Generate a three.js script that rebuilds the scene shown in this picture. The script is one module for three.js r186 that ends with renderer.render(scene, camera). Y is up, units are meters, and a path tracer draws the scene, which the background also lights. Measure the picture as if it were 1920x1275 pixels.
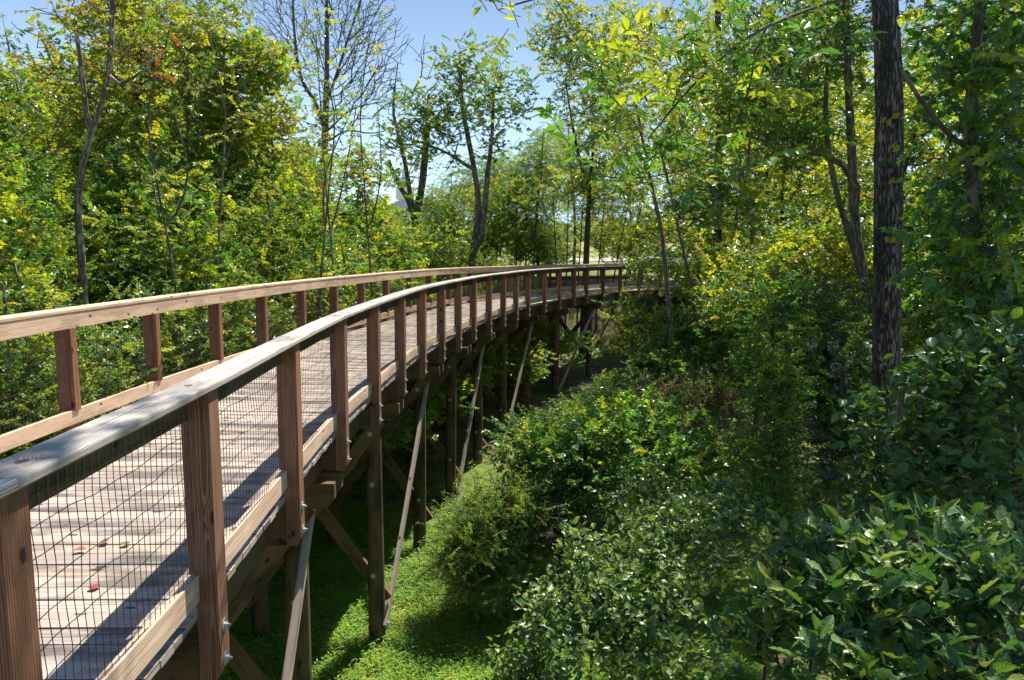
import * as THREE from 'three';
import { mergeGeometries } from 'three/addons/utils/BufferGeometryUtils.js';

// ---------------------------------------------------------------- camera, sky, sun, exposure
const EYE = 1.84, PITCH = -0.1459, ROLL = 0.0132;
const scene = new THREE.Scene();
const camera = new THREE.PerspectiveCamera(48.97, 1024 / 680, 0.05, 4000);
camera.rotation.order = 'YXZ';
camera.position.set(0, EYE, 0);
camera.rotation.set(PITCH, 0, ROLL);
camera.updateMatrixWorld(); camera.updateProjectionMatrix();
const renderer = new THREE.WebGLRenderer();
renderer.toneMapping = THREE.LinearToneMapping;
renderer.toneMappingExposure = 1.9;
renderer.shadowMap.enabled = true;

const SUN_AZ = 26 * Math.PI / 180, SUN_EL = 56 * Math.PI / 180;      // azimuth to the right of straight ahead
const SUN = new THREE.Vector3(Math.sin(SUN_AZ) * Math.cos(SUN_EL), Math.sin(SUN_EL), -Math.cos(SUN_AZ) * Math.cos(SUN_EL));
{
  const W = 256, H = 128, d = new Float32Array(W * H * 4), dir = new THREE.Vector3();
  for (let j = 0; j < H; j++) for (let i = 0; i < W; i++) {
    const up = ((j + 0.5) / H - 0.5) * Math.PI, az = ((i + 0.5) / W - 0.5) * 2 * Math.PI;
    dir.set(Math.cos(az) * Math.cos(up), Math.sin(up), Math.sin(az) * Math.cos(up));
    const e = Math.max(0, dir.y), h = Math.pow(1 - e, 4.6), c = Math.max(0, dir.dot(SUN)), glow = Math.pow(c, 24) * 0.5 + Math.pow(c, 4) * 0.12;
    const below = dir.y < 0 ? Math.max(0.25, 1 + dir.y * 4) : 1;
    const k = (j * W + i) * 4;
    d[k] = (0.045 + 0.56 * h + glow * 0.5) * below;
    d[k + 1] = (0.105 + 0.74 * h + glow * 0.55) * below;
    d[k + 2] = (0.27 + 0.80 * h + glow * 0.55) * below;
    d[k + 3] = 1;
  }
  const t = new THREE.DataTexture(d, W, H, THREE.RGBAFormat, THREE.FloatType);
  t.mapping = THREE.EquirectangularReflectionMapping; t.magFilter = THREE.LinearFilter; t.needsUpdate = true;
  scene.background = t; scene.environment = t;
}
const sun = new THREE.DirectionalLight(new THREE.Color().setRGB(1, 0.94, 0.85), 5);
sun.name = 'sun';
sun.position.copy(SUN).multiplyScalar(120); sun.castShadow = true;
sun.shadow.mapSize.set(4096, 4096);
Object.assign(sun.shadow.camera, { left: -60, right: 60, top: 60, bottom: -60, near: 1, far: 300 });
scene.add(sun, sun.target);

// ---------------------------------------------------------------- helpers
function rng(seed) { let a = seed >>> 0; return () => { a = (a + 0x6D2B79F5) | 0; let t = Math.imul(a ^ (a >>> 15), 1 | a); t = (t + Math.imul(t ^ (t >>> 7), 61 | t)) ^ t; return ((t ^ (t >>> 14)) >>> 0) / 4294967296; }; }
const V3 = (x, y, z) => new THREE.Vector3(x, y, -z);                  // z here is metres ahead of the photographer
const ss = (a, b, x) => { const t = Math.min(1, Math.max(0, (x - a) / (b - a))); return t * t * (3 - 2 * t); };
const lerp = (a, b, t) => a + (b - a) * t;
function hash2(i, j, s) { let h = Math.imul(i, 374761393) ^ Math.imul(j, 668265263) ^ Math.imul(s, 1442695041); h = Math.imul(h ^ (h >>> 13), 1274126177); return ((h ^ (h >>> 16)) >>> 0) / 4294967296; }
function noise2(x, y, s = 1) { const i = Math.floor(x), j = Math.floor(y), u = x - i, v = y - j, a = u * u * (3 - 2 * u), b = v * v * (3 - 2 * v); return lerp(lerp(hash2(i, j, s), hash2(i + 1, j, s), a), lerp(hash2(i, j + 1, s), hash2(i + 1, j + 1, s), a), b); }
function fbm(x, y, s = 1, o = 4) { let r = 0, a = 0.5, n = 0; for (let k = 0; k < o; k++) { r += a * noise2(x, y, s + k * 17); n += a; a *= 0.5; x *= 2.03; y *= 2.03; } return r / n; }
const taken = new Map();
function numbered(n) { const k = taken.get(n) ?? 0; taken.set(n, k + 1); return k ? `${n}_${String(k).padStart(3, '0')}` : n; }
function tag(o, label, category, group, kind) { if (label) o.userData.label = label; if (category) o.userData.category = category; if (group) o.userData.group = group; if (kind) o.userData.kind = kind; return o; }
function thing(name, label, category, group) { const g = new THREE.Group(); g.name = numbered(name); scene.add(g); return tag(g, label, category, group); }
function add(parent, name, geo, mat) { const m = new THREE.Mesh(geo, mat); m.name = parent === scene ? numbered(name) : name; m.castShadow = m.receiveShadow = true; parent.add(m); return m; }
// a point on the line of sight of photo pixel (px, py) at z metres ahead, used to read real places off the photograph
function sight(px, py, z) {
  const u = (px - 960) / 1400, v = (637.5 - py) / 1400, cr = Math.cos(ROLL), sr = Math.sin(ROLL), a = u * cr - v * sr, b = u * sr + v * cr, p = -PITCH;
  const y = b * Math.cos(p) - Math.sin(p), f = Math.cos(p) + b * Math.sin(p);
  return [a * z / f, EYE + y * z / f, z];
}
// collects triangles with uv in metres
class MB {
  constructor() { this.p = []; this.u = []; this.n = []; }
  tri(a, b, c, ua, ub, uc) { for (const q of [a, b, c]) this.p.push(q.x, q.y, q.z); for (const q of [ua, ub, uc]) this.u.push(q[0], q[1]); }
  quad(a, b, c, d, ua, ub, uc, ud) { this.tri(a, b, c, ua, ub, uc); this.tri(a, c, d, ua, uc, ud); }
  // c: 8 corners, 0-3 at one end (ring), 4-7 at the other end; grain runs from one end to the other
  hexa(c, ou = 0, ov = 0) {
    const L = c[0].distanceTo(c[4]);
    let v = ov;
    for (let k = 0; k < 4; k++) {
      const n = (k + 1) % 4, w = c[k].distanceTo(c[n]);
      this.quad(c[k], c[n], c[4 + n], c[4 + k], [ou, v], [ou, v + w], [ou + L, v + w], [ou + L, v]); v += w + 0.07;
    }
    const w = c[0].distanceTo(c[1]), h = c[1].distanceTo(c[2]);
    for (const e of [0, 4]) this.quad(c[e], c[e + 1], c[e + 2], c[e + 3], [ou + 0.011 * e, ov], [ou + 0.011 * e, ov + w], [ou + h * 0.25, ov + w], [ou + h * 0.25, ov]);
    return this;
  }
  // a straight timber from a to b, w wide along side vector s, h thick along the third axis, lengths in metres
  bar(a, b, s, w, h, ou = 0, ov = 0) {
    const d = b.clone().sub(a).normalize(), S = s.clone().addScaledVector(d, -s.dot(d)).normalize(), T = d.clone().cross(S), c = [];
    for (const e of [a, b]) for (const [i, j] of [[-1, -1], [1, -1], [1, 1], [-1, 1]]) c.push(e.clone().addScaledVector(S, i * w / 2).addScaledVector(T, j * h / 2));
    return this.hexa(c, ou, ov);
  }
  // profile: [[across, up], ...] swept along frames [{o, n}] with up = y
  sweep(frames, profile, ou = 0, ov = 0, caps = true) {
    const ring = frames.map((f) => profile.map(([a, y]) => f.o.clone().addScaledVector(f.n, a).add(new THREE.Vector3(0, y, 0))));
    let s = ou;
    for (let i = 0; i + 1 < ring.length; i++) {
      const L = frames[i].o.distanceTo(frames[i + 1].o); let v = ov;
      for (let k = 0; k < profile.length; k++) {
        const n = (k + 1) % profile.length, w = Math.hypot(profile[k][0] - profile[n][0], profile[k][1] - profile[n][1]);
        this.quad(ring[i][k], ring[i][n], ring[i + 1][n], ring[i + 1][k], [s, v], [s, v + w], [s + L, v + w], [s + L, v]); v += w;
      }
      s += L;
    }
    if (caps) for (const r of [ring[0], ring[ring.length - 1]]) for (let k = 1; k + 1 < r.length; k++) this.tri(r[0], r[k], r[k + 1], [ou, ov], [ou + 0.01, ov + 0.03 * k], [ou + 0.02, ov + 0.03 * k + 0.03]);
    return this;
  }
  geo() {
    const g = new THREE.BufferGeometry();
    g.setAttribute('position', new THREE.Float32BufferAttribute(this.p, 3));
    g.setAttribute('uv', new THREE.Float32BufferAttribute(this.u, 2));
    if (this.n.length === this.p.length) g.setAttribute('normal', new THREE.Float32BufferAttribute(this.n, 3));
    return g;
  }
}
const UP = new THREE.Vector3(0, 1, 0), X = new THREE.Vector3(1, 0, 0);

// ---------------------------------------------------------------- textures and materials
function dataTex(w, h, fn, srgb = true) {
  const d = new Uint8Array(w * h * 4);
  for (let j = 0; j < h; j++) for (let i = 0; i < w; i++) { const c = fn(i / w, j / h), k = (j * w + i) * 4; d[k] = Math.max(0, Math.min(255, c[0])); d[k + 1] = Math.max(0, Math.min(255, c[1])); d[k + 2] = Math.max(0, Math.min(255, c[2])); d[k + 3] = 255; }
  const t = new THREE.DataTexture(d, w, h); t.magFilter = THREE.LinearFilter; t.wrapS = t.wrapT = THREE.MirroredRepeatWrapping; if (srgb) t.colorSpace = THREE.SRGBColorSpace; t.needsUpdate = true; return t;
}
// timber: growth rings cut lengthways, knots, fine checks; w x h metres
function wood(seed, light, dark, o) {
  const { len = 2.4, wid = 0.6, rings = 0.012, knots = 10, check = 0.4, stain = 0.5, px = 1024, py = 512 } = o, r = rng(seed), kn = [];
  for (let k = 0; k < knots; k++) kn.push([r() * len, r() * wid, 0.010 + r() * 0.014]);
  const val = (x, y) => {
    const lane = Math.floor(y / 0.15), off = hash2(lane, 3, seed) * 5;
    const cy = (lane + 0.5 + (hash2(lane, 9, seed) - 0.5) * 1.1) * 0.15 + 0.05 * (fbm(x * 0.9 + off, lane, seed, 2) - 0.5);
    let R = Math.hypot(y - cy, 0.012 + 0.05 * Math.abs(fbm(x * 0.7 + off, lane * 3 + 1, seed + 5, 2) - 0.45)) + 0.006 * fbm(x * 4, y * 40, seed + 2, 3);
    let knot = 0;
    for (const [kx, ky, kr] of kn) { const dx = (x - kx) * 0.55, dy = y - ky, q = Math.hypot(dx, dy) / kr; if (q < 4) { R += kr * 1.5 * Math.exp(-q * q * 0.35); knot = Math.max(knot, 1 - ss(0.55, 1.0, q)); } }
    const ph = R / rings, f = ph - Math.floor(ph);
    let g = ss(0.25, 0.85, f) * (1 - ss(0.9, 1, f));
    g = g * 0.75 + 0.25 * noise2(x * 3, y * 700, seed + 7);
    const fine = noise2(x * 14, y * 520, seed + 11), ck = ss(0.80, 0.92, noise2(x * 2.2, y * 210, seed + 13)) * ss(0.45, 0.7, noise2(x * 1.2, y * 14, seed + 19));
    return { g, knot, fine, ck, st: fbm(x * 2.2, y * 9, seed + 23, 4) };
  };
  const cache = new Map(), at = (u, v) => val(u * len, v * wid);
  const map = dataTex(px, py, (u, v) => {
    const q = at(u, v), t = Math.min(1, q.g * 0.8 + q.knot * 0.9 + q.ck * check * 1.4), s = 1 - stain * 0.55 * ss(0.45, 0.75, q.st) - 0.14 * (q.fine - 0.5);
    return light.map((c, k) => lerp(c, dark[k], t) * s * (1 - 0.35 * q.knot));
  });
  const bump = dataTex(px, py, (u, v) => { const q = at(u, v), b = 190 - 70 * q.g - 150 * q.ck * check - 30 * q.knot + 30 * (q.fine - 0.5); return [b, b, b]; }, false);
  for (const t of [map, bump]) { t.repeat.set(1 / len, 1 / wid); }
  return { map, bump };
}
const T = {
  pale: wood(11, [228, 206, 180], [176, 140, 106], { rings: 0.011, knots: 9, stain: 0.25, check: 0.35 }),
  deck: wood(23, [212, 199, 186], [124, 108, 97], { rings: 0.009, knots: 14, stain: 0.75, check: 0.6 }),
  grey: wood(37, [214, 207, 196], [128, 116, 102], { rings: 0.007, knots: 6, stain: 0.4, check: 0.8 }),
  brown: wood(53, [178, 132, 100], [88, 58, 40], { rings: 0.010, knots: 8, stain: 0.3, check: 0.3 }),
  olive: wood(71, [150, 128, 92], [86, 68, 44], { rings: 0.008, knots: 8, stain: 0.7, check: 0.5 }),
};
function timber(t, tint = [1, 1, 1], rough = 0.82, bump = 0.0012) { const m = new THREE.MeshStandardMaterial({ map: t.map, bumpMap: t.bump, bumpScale: bump, roughness: rough }); m.color.setRGB(...tint); return m; }
const M = {
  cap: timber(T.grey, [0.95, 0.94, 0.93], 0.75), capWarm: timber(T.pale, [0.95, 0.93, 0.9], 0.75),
  fascia: timber(T.pale, [1, 0.95, 0.92]), fasciaOlive: timber(T.olive, [0.62, 0.6, 0.55]),  // right rail fascia in a darker olive timber than the left
  post: [timber(T.brown, [0.78, 0.72, 0.66]), timber(T.brown, [0.66, 0.62, 0.58]), timber(T.brown, [0.86, 0.76, 0.68]), timber(T.brown, [0.72, 0.7, 0.68])],
  deck: [[0.9, 0.87, 0.85], [0.74, 0.73, 0.73], [1, 0.95, 0.9], [0.86, 0.8, 0.73], [0.66, 0.65, 0.66], [1.0, 0.97, 0.93]].map((c) => timber(T.deck, c, 0.78)),
  stringer: timber(T.olive, [0.48, 0.5, 0.42]), block: timber(T.olive, [0.62, 0.5, 0.38]), capbeam: timber(T.olive, [0.6, 0.5, 0.36]),
  brace: timber(T.olive, [0.78, 0.66, 0.5]), braceGrey: timber(T.grey, [0.72, 0.64, 0.6]), pile: timber(T.olive, [0.6, 0.54, 0.42], 0.9, 0.003),
  wire: new THREE.MeshStandardMaterial({ color: 0x5a554f, roughness: 0.5, metalness: 0.5 }),
  zinc: new THREE.MeshStandardMaterial({ color: 0xb9bec2, roughness: 0.42, metalness: 0.75 }),
};
const bark = (seed, light, dark, fx, fy) => {
  const f = (u, v) => { const r = Math.abs(fbm(u * fx + 0.35 * fbm(u * 6, v * 10, seed + 3, 2), v * fy, seed, 4) - 0.5) * 2; return ss(0.02, 0.42, r); };
  const map = dataTex(256, 512, (u, v) => { const r = f(u, v), s = 0.82 + 0.36 * fbm(u * 5, v * 7, seed + 9, 3); return light.map((c, k) => lerp(dark[k], c, r) * s); });
  const bmp = dataTex(256, 512, (u, v) => { const b = 255 * f(u, v); return [b, b, b]; }, false);
  for (const t of [map, bmp]) t.repeat.set(1 / 0.6, 1 / 1.2);
  return { map, bmp };
};
const BK = { rough: bark(5, [158, 148, 140], [62, 54, 48], 26, 9), smooth: bark(8, [150, 140, 126], [92, 82, 70], 8, 6) };
const barkMat = (b, c, s = 0.012) => { const m = new THREE.MeshStandardMaterial({ map: b.map, bumpMap: b.bmp, bumpScale: s, roughness: 0.95 }); m.color.setRGB(...c); return m; };
Object.assign(M, { barkBig: barkMat(BK.rough, [0.82, 0.79, 0.79], 0.03), barkGrey: barkMat(BK.smooth, [0.72, 0.68, 0.62], 0.006), barkPale: barkMat(BK.smooth, [0.95, 0.92, 0.86], 0.005), barkDark: barkMat(BK.rough, [0.42, 0.37, 0.32], 0.015), barkRed: barkMat(BK.rough, [0.6, 0.44, 0.34], 0.015) });

// ---------------------------------------------------------------- the ground, the creek bottom and the far field
function groundY(x, z) {
  let y = -4.3;
  const left = ss(-5.5, -13, x - 0.05 * z), right = ss(8, 19, x - 0.12 * z), far = ss(35, 42, z + 0.3 * (x - 5)), near = ss(0, -8, z);
  y = lerp(y, -1.5, left); y = lerp(y, -2.6, right); y = lerp(y, -1.05, Math.max(far, near));
  return y + (fbm(x * 0.35, z * 0.35, 3, 3) - 0.5) * 0.5 * (1 - ss(60, 120, Math.hypot(x, z)));
}
{
  const xs = [], zs = [];
  for (let v = -60; v <= 60; v += 0.75) xs.push(v);
  for (const v of [80, 110, 160, 240, 400, 700, 1200, 2200]) { xs.push(v); xs.unshift(-v); }
  for (let v = -14; v <= 84; v += 0.75) zs.push(v);
  for (const v of [100, 130, 180, 260, 420, 700, 1200, 2200]) { zs.push(v); }
  for (const v of [-30, -80, -300, -1500]) zs.unshift(v);
  const p = [], uv = [], idx = [];
  zs.forEach((z) => xs.forEach((x) => { p.push(x, groundY(x, z), -z); uv.push(x, z); }));
  for (let j = 0; j + 1 < zs.length; j++) for (let i = 0; i + 1 < xs.length; i++) { const a = j * xs.length + i, b = a + 1, c = a + xs.length, e = c + 1; idx.push(a, b, e, a, e, c); }
  const g = new THREE.BufferGeometry(); g.setAttribute('position', new THREE.Float32BufferAttribute(p, 3)); g.setAttribute('uv', new THREE.Float32BufferAttribute(uv, 2)); g.setIndex(idx); g.computeVertexNormals();
  const map = dataTex(512, 512, (u, v) => { const n = fbm(u * 10, v * 10, 31, 5), m = fbm(u * 60, v * 60, 37, 3), k = ss(0.35, 0.65, n); return [lerp(82, 92, k) * (0.6 + 0.8 * m), lerp(66, 104, k) * (0.6 + 0.8 * m), lerp(46, 44, k) * (0.6 + 0.8 * m)]; });
  map.repeat.set(1 / 6, 1 / 6);
  tag(add(scene, 'ground', g, new THREE.MeshStandardMaterial({ map, roughness: 1 })), 'leaf littered creek bottom and banks under the trees', null, null, 'structure');
}

// ---------------------------------------------------------------- the boardwalk
const deckY = (x, z) => -0.0226 * Math.min(z, 36) - 0.0137 * Math.min(x, 5);
const RAIL = 1.12;                                                     // deck to the underside of the handrail
const PR = [[-1.30, -1.45], [-1.36, 0.25], [-1.40, 1.95], [-1.44, 3.47], [-1.53, 5.21], [-1.60, 7.05], [-1.58, 8.73], [-1.53, 10.5], [-1.44, 12.25], [-1.27, 13.82], [-1.07, 15.41], [-0.84, 16.98], [-0.54, 18.7], [-0.2, 20.15], [0.15, 21.79], [0.53, 23.34], [1.12, 25.2], [1.72, 26.8], [2.36, 28.4], [2.98, 29.85], [3.86, 31.6], [4.83, 33.4], [5.9, 34.8], [7.15, 36.0], [8.55, 36.95], [10.1, 37.6], [11.8, 38.0]];
const PL = [[-4.2, 0.6], [-4.2, 2.2], [-4.2, 3.8], [-4.19, 5.4], [-4.17, 7.02], [-4.13, 8.62], [-4.04, 10.25], [-3.92, 11.8], [-3.77, 13.48], [-3.56, 15.09], [-3.31, 16.58], [-3.04, 18.2], [-2.72, 19.95], [-2.36, 21.65], [-1.93, 23.2], [-1.37, 24.77], [-0.75, 26.2], [-0.1, 27.7], [0.55, 29.2], [1.25, 30.7], [1.98, 32.15], [2.75, 33.6], [3.5, 35.1], [4.4, 36.6], [5.5, 37.9], [6.8, 39.0], [8.3, 39.9]];
// frames at each post: o at the outer near corner line, n pointing to the deck side (side +1: left of the way ahead)
function frames(P, inward) {
  return P.map((q, k) => {
    const a = P[Math.max(0, k - 1)], b = P[Math.min(P.length - 1, k + 1)], t = new THREE.Vector3(b[0] - a[0], 0, -(b[1] - a[1])).normalize();
    return { o: V3(q[0], deckY(q[0], q[1]), q[1]), t, n: new THREE.Vector3(t.z, 0, -t.x).multiplyScalar(inward) };
  });
}
const FR = frames(PR, 1), FL = frames(PL, -1);
for (const f of FL) f.o.addScaledVector(f.n, -0.105);                  // the left posts were read at their inner faces
// a smooth line of frames between posts i and j, every post and q steps between
function span(F, i, j, q = 3) {
  const out = [];
  for (let k = i; k < j; k++) for (let s = 0; s < q; s++) {
    const t = s / q, f = F[k], g = F[k + 1], m = f.o.distanceTo(g.o), h = (a, b, c, d) => { const t2 = t * t, t3 = t2 * t; return (2 * t3 - 3 * t2 + 1) * a + (t3 - 2 * t2 + t) * b + (-2 * t3 + 3 * t2) * c + (t3 - t2) * d; };
    out.push({ o: new THREE.Vector3(h(f.o.x, f.t.x * m, g.o.x, g.t.x * m), lerp(f.o.y, g.o.y, t), h(f.o.z, f.t.z * m, g.o.z, g.t.z * m)), n: f.n.clone().lerp(g.n, t).normalize(), t: f.t.clone().lerp(g.t, t).normalize() });
  }
  out.push(F[j]);
  return out;
}
const bridge = thing('boardwalk_bridge', 'curving wooden boardwalk on piles with post and wire mesh railings', 'boardwalk');
{
  const r = rng(99), R4 = () => [r() * 20, r() * 5];
  const rounded = (x0, x1, y0, y1, c) => [[x0, y0 + c], [x0, y1 - c], [x0 + c * 0.3, y1 - c * 0.3], [x0 + c, y1], [x1 - c, y1], [x1 - c * 0.3, y1 - c * 0.3], [x1, y1 - c], [x1, y0 + c], [x1 - c, y0], [x0 + c, y0]];
  const board = (name, F, i, j, prof, mat, gap = 0.003) => {
    const s = span(F, i, j), a = s[0], b = s[s.length - 1];
    s[0] = { ...a, o: a.o.clone().addScaledVector(a.t, gap) }; s[s.length - 1] = { ...b, o: b.o.clone().addScaledVector(b.t, -gap) };
    const [u, v] = R4();
    return add(bridge, name, new MB().sweep(s, prof, u, v).geo(), mat);
  };
  // deck boards
  const line = span(FR, 0, FR.length - 1, 12), cum = [0];
  for (let k = 1; k < line.length; k++) cum.push(cum[k - 1] + line[k].o.distanceTo(line[k - 1].o));
  const total = cum[cum.length - 1], at = (s) => { let k = 1; while (k < cum.length - 1 && cum[k] < s) k++; const t = (s - cum[k - 1]) / (cum[k] - cum[k - 1]); return { o: line[k - 1].o.clone().lerp(line[k].o, t), n: line[k - 1].n.clone().lerp(line[k].n, t).normalize(), t: line[k - 1].t }; };
  const PITCHB = 0.145, nb = Math.floor(total / PITCHB);
  for (let k = 0; k < nb; k++) {
    const a = at(k * PITCHB + 0.0045), b = at((k + 1) * PITCHB - 0.0045), w0 = 0.108 - 0.012 * r(), w1 = 2.66, dy = (r() - 0.5) * 0.007, c = [], twist = (r() - 0.5) * 0.004;
    for (const [w, e] of [[w0, 1], [w1, -1]]) for (const [f, y] of [[a, -0.04], [a, -0.003], [b, -0.003 + twist * e], [b, -0.04]]) c.push(f.o.clone().addScaledVector(f.n, w).add(new THREE.Vector3(0, y + dy, 0)));
    const [u, v] = R4();
    add(bridge, 'deck_board', new MB().hexa(c, u, v).geo(), M.deck[Math.floor(r() * 6)]);
  }
  // bolts: plate washer and square nut
  const bolt = mergeGeometries([new THREE.CylinderGeometry(0.036, 0.036, 0.005, 20).rotateX(Math.PI / 2).translate(0, 0, 0.0025), new THREE.BoxGeometry(0.022, 0.022, 0.014).translate(0, 0, 0.012), new THREE.CylinderGeometry(0.008, 0.008, 0.03, 8).rotateX(Math.PI / 2).translate(0, 0, 0.018)]);
  const face = (m, p, n) => { m.position.copy(p); m.quaternion.setFromUnitVectors(new THREE.Vector3(0, 0, 1), n); };
  const rail = (F, side, first) => {
    F.forEach((f, k) => {
      if (side > 0 && k < 1) return;
      const mb = new MB(), [u, v] = R4(), b = side > 0 ? 0.13 : -0.13, t0 = f.t, o = f.o.clone().add(new THREE.Vector3(0, RAIL, 0));
      // post with a sloping cut at the bottom of its outer face
      const pr = [[0, -1.44], [0, -0.001], [0.105, -0.001], [0.105, -1.5], [0.03, -1.5]];
      const ring = [0, b].map((d) => pr.map(([a, y]) => o.clone().addScaledVector(f.n, a).addScaledVector(t0, d).add(new THREE.Vector3(0, y, 0))));
      let vv = v;
      for (let i = 0; i < 5; i++) { const n = (i + 1) % 5, vert = i === 0 || i === 2; const A = ring[0][i], B = ring[0][n], C = ring[1][n], D = ring[1][i]; mb.quad(A, B, C, D, [u + pr[i][1], vv], [u + pr[n][1], vv + (vert ? 0 : 0.1)], [u + pr[n][1], vv + 0.13], [u + pr[i][1], vv + 0.13]); vv += 0.15; }
      for (const q of ring) { for (let i = 1; i < 4; i++) mb.tri(q[0], q[i], q[i + 1], ...[0, i, i + 1].map((e) => [u + pr[e][1], vv + pr[e][0]])); vv += 0.15; }
      // nailing strip on the deck side that holds the wire
      const s0 = o.clone().addScaledVector(f.n, 0.1265).addScaledVector(t0, b / 2);
      mb.bar(s0.clone().add(new THREE.Vector3(0, -0.93, 0)), s0.clone().add(new THREE.Vector3(0, -0.143, 0)), f.n, 0.038, 0.085, u + 1, v + 1);
      const post = add(bridge, 'rail_post', mb.geo(), M.post[Math.floor(r() * 4)]);
      if (side > 0) for (const y of [-1.22, -1.40]) { const m = add(post, 'bolt', bolt, M.zinc); face(m, o.clone().addScaledVector(f.n, -0.001).addScaledVector(t0, b / 2).add(new THREE.Vector3(0, y, 0)), f.n.clone().negate()); }
      if (side > 0) {                                                  // blocking between post and stringer, under the deck
        const c = o.clone().addScaledVector(t0, b / 2).add(new THREE.Vector3(0, -1.335, 0));
        add(bridge, 'outrigger_block', new MB().bar(c.clone().addScaledVector(f.n, 0.106), c.clone().addScaledVector(f.n, 0.25), UP, 0.33, 0.11, u, v).geo(), M.block);
      }
    });
    // handrail, fascia and kerb in lengths of a few bays
    const N = F.length - 1;
    const runs = (start, n) => { const q = []; for (let i = start; i < N; i += n) q.push([i, Math.min(N, i + n)]); if (start > 0) q.unshift([0, start]); return q; };
    const shift = (s) => s.map((f) => ({ ...f }));
    const F2 = F.map((f) => ({ ...f, o: f.o.clone().addScaledVector(f.t, side > 0 ? 0.065 : -0.065) }));
    for (const [i, j] of runs(side > 0 ? 2 : 2, 3)) board('handrail_cap', F2, i, j, rounded(-0.022, 0.152, RAIL, RAIL + 0.038, 0.009), side > 0 ? M.cap : M.capWarm, 0.0015);
    for (const [i, j] of runs(side > 0 ? 1 : 0, 3)) board('rail_fascia', F2, i, j, [[0.107, RAIL - 0.142], [0.107, RAIL - 0.002], [0.145, RAIL - 0.002], [0.145, RAIL - 0.142]], side > 0 ? M.fasciaOlive : M.fascia);
    for (const [i, j] of runs(side > 0 ? 0 : 1, 2)) board('kerb_board', F2, i, j, rounded(0.088, 0.128, 0.06, 0.198, 0.004), M.fascia);
    // wire mesh: welded wires 5 cm by 10 cm, slightly sagging
    for (let k = side > 0 ? 1 : 2; k < N; k++) {
      const s = span(F2, k, k + 1, 8), p = [], tube = (pts, rad) => {
        for (let i = 0; i + 1 < pts.length; i++) {
          const d = pts[i + 1].clone().sub(pts[i]).normalize(), a = (Math.abs(d.y) > 0.7 ? X : UP).clone().cross(d).normalize(), c = d.clone().cross(a), ring = (q) => [0, 1, 2].map((e) => q.clone().addScaledVector(a, rad * Math.cos(e * 2.094)).addScaledVector(c, rad * Math.sin(e * 2.094)));
          const A = ring(pts[i]), B = ring(pts[i + 1]);
          for (let e = 0; e < 3; e++) { const n = (e + 1) % 3; for (const q of [A[e], A[n], B[n], A[e], B[n], B[e]]) p.push(q.x, q.y, q.z); }
        }
      };
      const ph = r() * 6, L = s[0].o.distanceTo(s[s.length - 1].o), b1 = (r() - 0.5) * 0.05, wob = (x, y) => 0.009 * Math.sin(x * 6 + ph + y * 3) + 0.005 * Math.sin(x * 17 + y * 11 + ph);
      const P = (x, y) => { const q = x / L * 8, i = Math.min(7, Math.floor(q)), f = s[i], g = s[i + 1], e = q - i; return f.o.clone().lerp(g.o, e).addScaledVector(f.n, 0.1015 + b1 * Math.sin(Math.PI * x / L) * Math.sin(Math.PI * y / RAIL) * (0.6 + 0.4 * Math.sin(x * 5 + ph))).addScaledVector(f.t, wob(y * 9, x)).add(new THREE.Vector3(0, y + wob(x, y), 0)); };
      const far = s[0].o.z < -17, rad = side < 0 ? 0.0021 : far ? 0.0016 : 0.0021;
      for (let x = 0.03; x < L; x += 0.0508) { const pts = []; for (let y = 0.08; y < RAIL - 0.01; y += far ? 0.51 : 0.17) pts.push(P(x, y)); pts.push(P(x, RAIL - 0.012)); tube(pts, rad); }
      for (let y = 0.10; y < RAIL - 0.05; y += 0.1016) { const pts = []; for (let q = 0; q <= (far ? 3 : 10); q++) pts.push(P(L * q / (far ? 3 : 10), y)); tube(pts, rad); }
      const g = new THREE.BufferGeometry(); g.setAttribute('position', new THREE.Float32BufferAttribute(p, 3));
      add(bridge, 'wire_mesh', g, M.wire);
    }
  };
  rail(FR, 1); rail(FL, -1);
  // stringers under the deck
  for (const a of [0.25, 0.85, 1.45, 2.05, 2.5]) for (let i = 0; i < FR.length - 1; i += 4) board('stringer', FR, i, Math.min(FR.length - 1, i + 4), [[a, -0.39], [a, -0.0405], [a + 0.08, -0.0405], [a + 0.08, -0.39]], M.stringer);
  // bents: two piles, a pair of cap beams, crossed braces with a spacer, bolts
  const bents = [3.9, 6.9, 10.5, 13.9, 16.7, 19.3, 22.0, 24.9, 27.9, 31.5].map((z) => { let best = line[0]; for (const f of line) if (Math.abs(-f.o.z + f.n.z * -0.45 - z) < Math.abs(-best.o.z + best.n.z * -0.45 - z)) best = f; return best; });
  const piles = bents.map((f, bi) => [0.47, 2.25].map((a) => {
    const top = f.o.clone().addScaledVector(f.n, a).add(new THREE.Vector3(0, -0.42, 0)), x = top.x, z = -top.z, foot = groundY(x, z) - 0.5, mb = new MB(), N = 14, K = 7, [u, v] = R4(), lean = (r() - 0.5) * 0.06, ring = [];
    for (let k = 0; k <= K; k++) { const y = lerp(top.y, foot, k / K), rad = lerp(0.112, 0.13, k / K); ring.push([...Array(N + 1)].map((_, i) => { const th = i / N * 2 * Math.PI, q = rad * (1 + 0.02 * Math.sin(3 * th + bi)); return [new THREE.Vector3(x + lean * k / K + q * Math.cos(th), y, -z + q * Math.sin(th)), new THREE.Vector3(Math.cos(th), 0, Math.sin(th)), [u + top.y - y, v + th * 0.12]]; })); }
    const q4 = (A, B, C, D) => { for (const [p, n, w] of [A, B, C, A, C, D]) { mb.p.push(p.x, p.y, p.z); mb.n.push(n.x, n.y, n.z); mb.u.push(w[0], w[1]); } };
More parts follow.
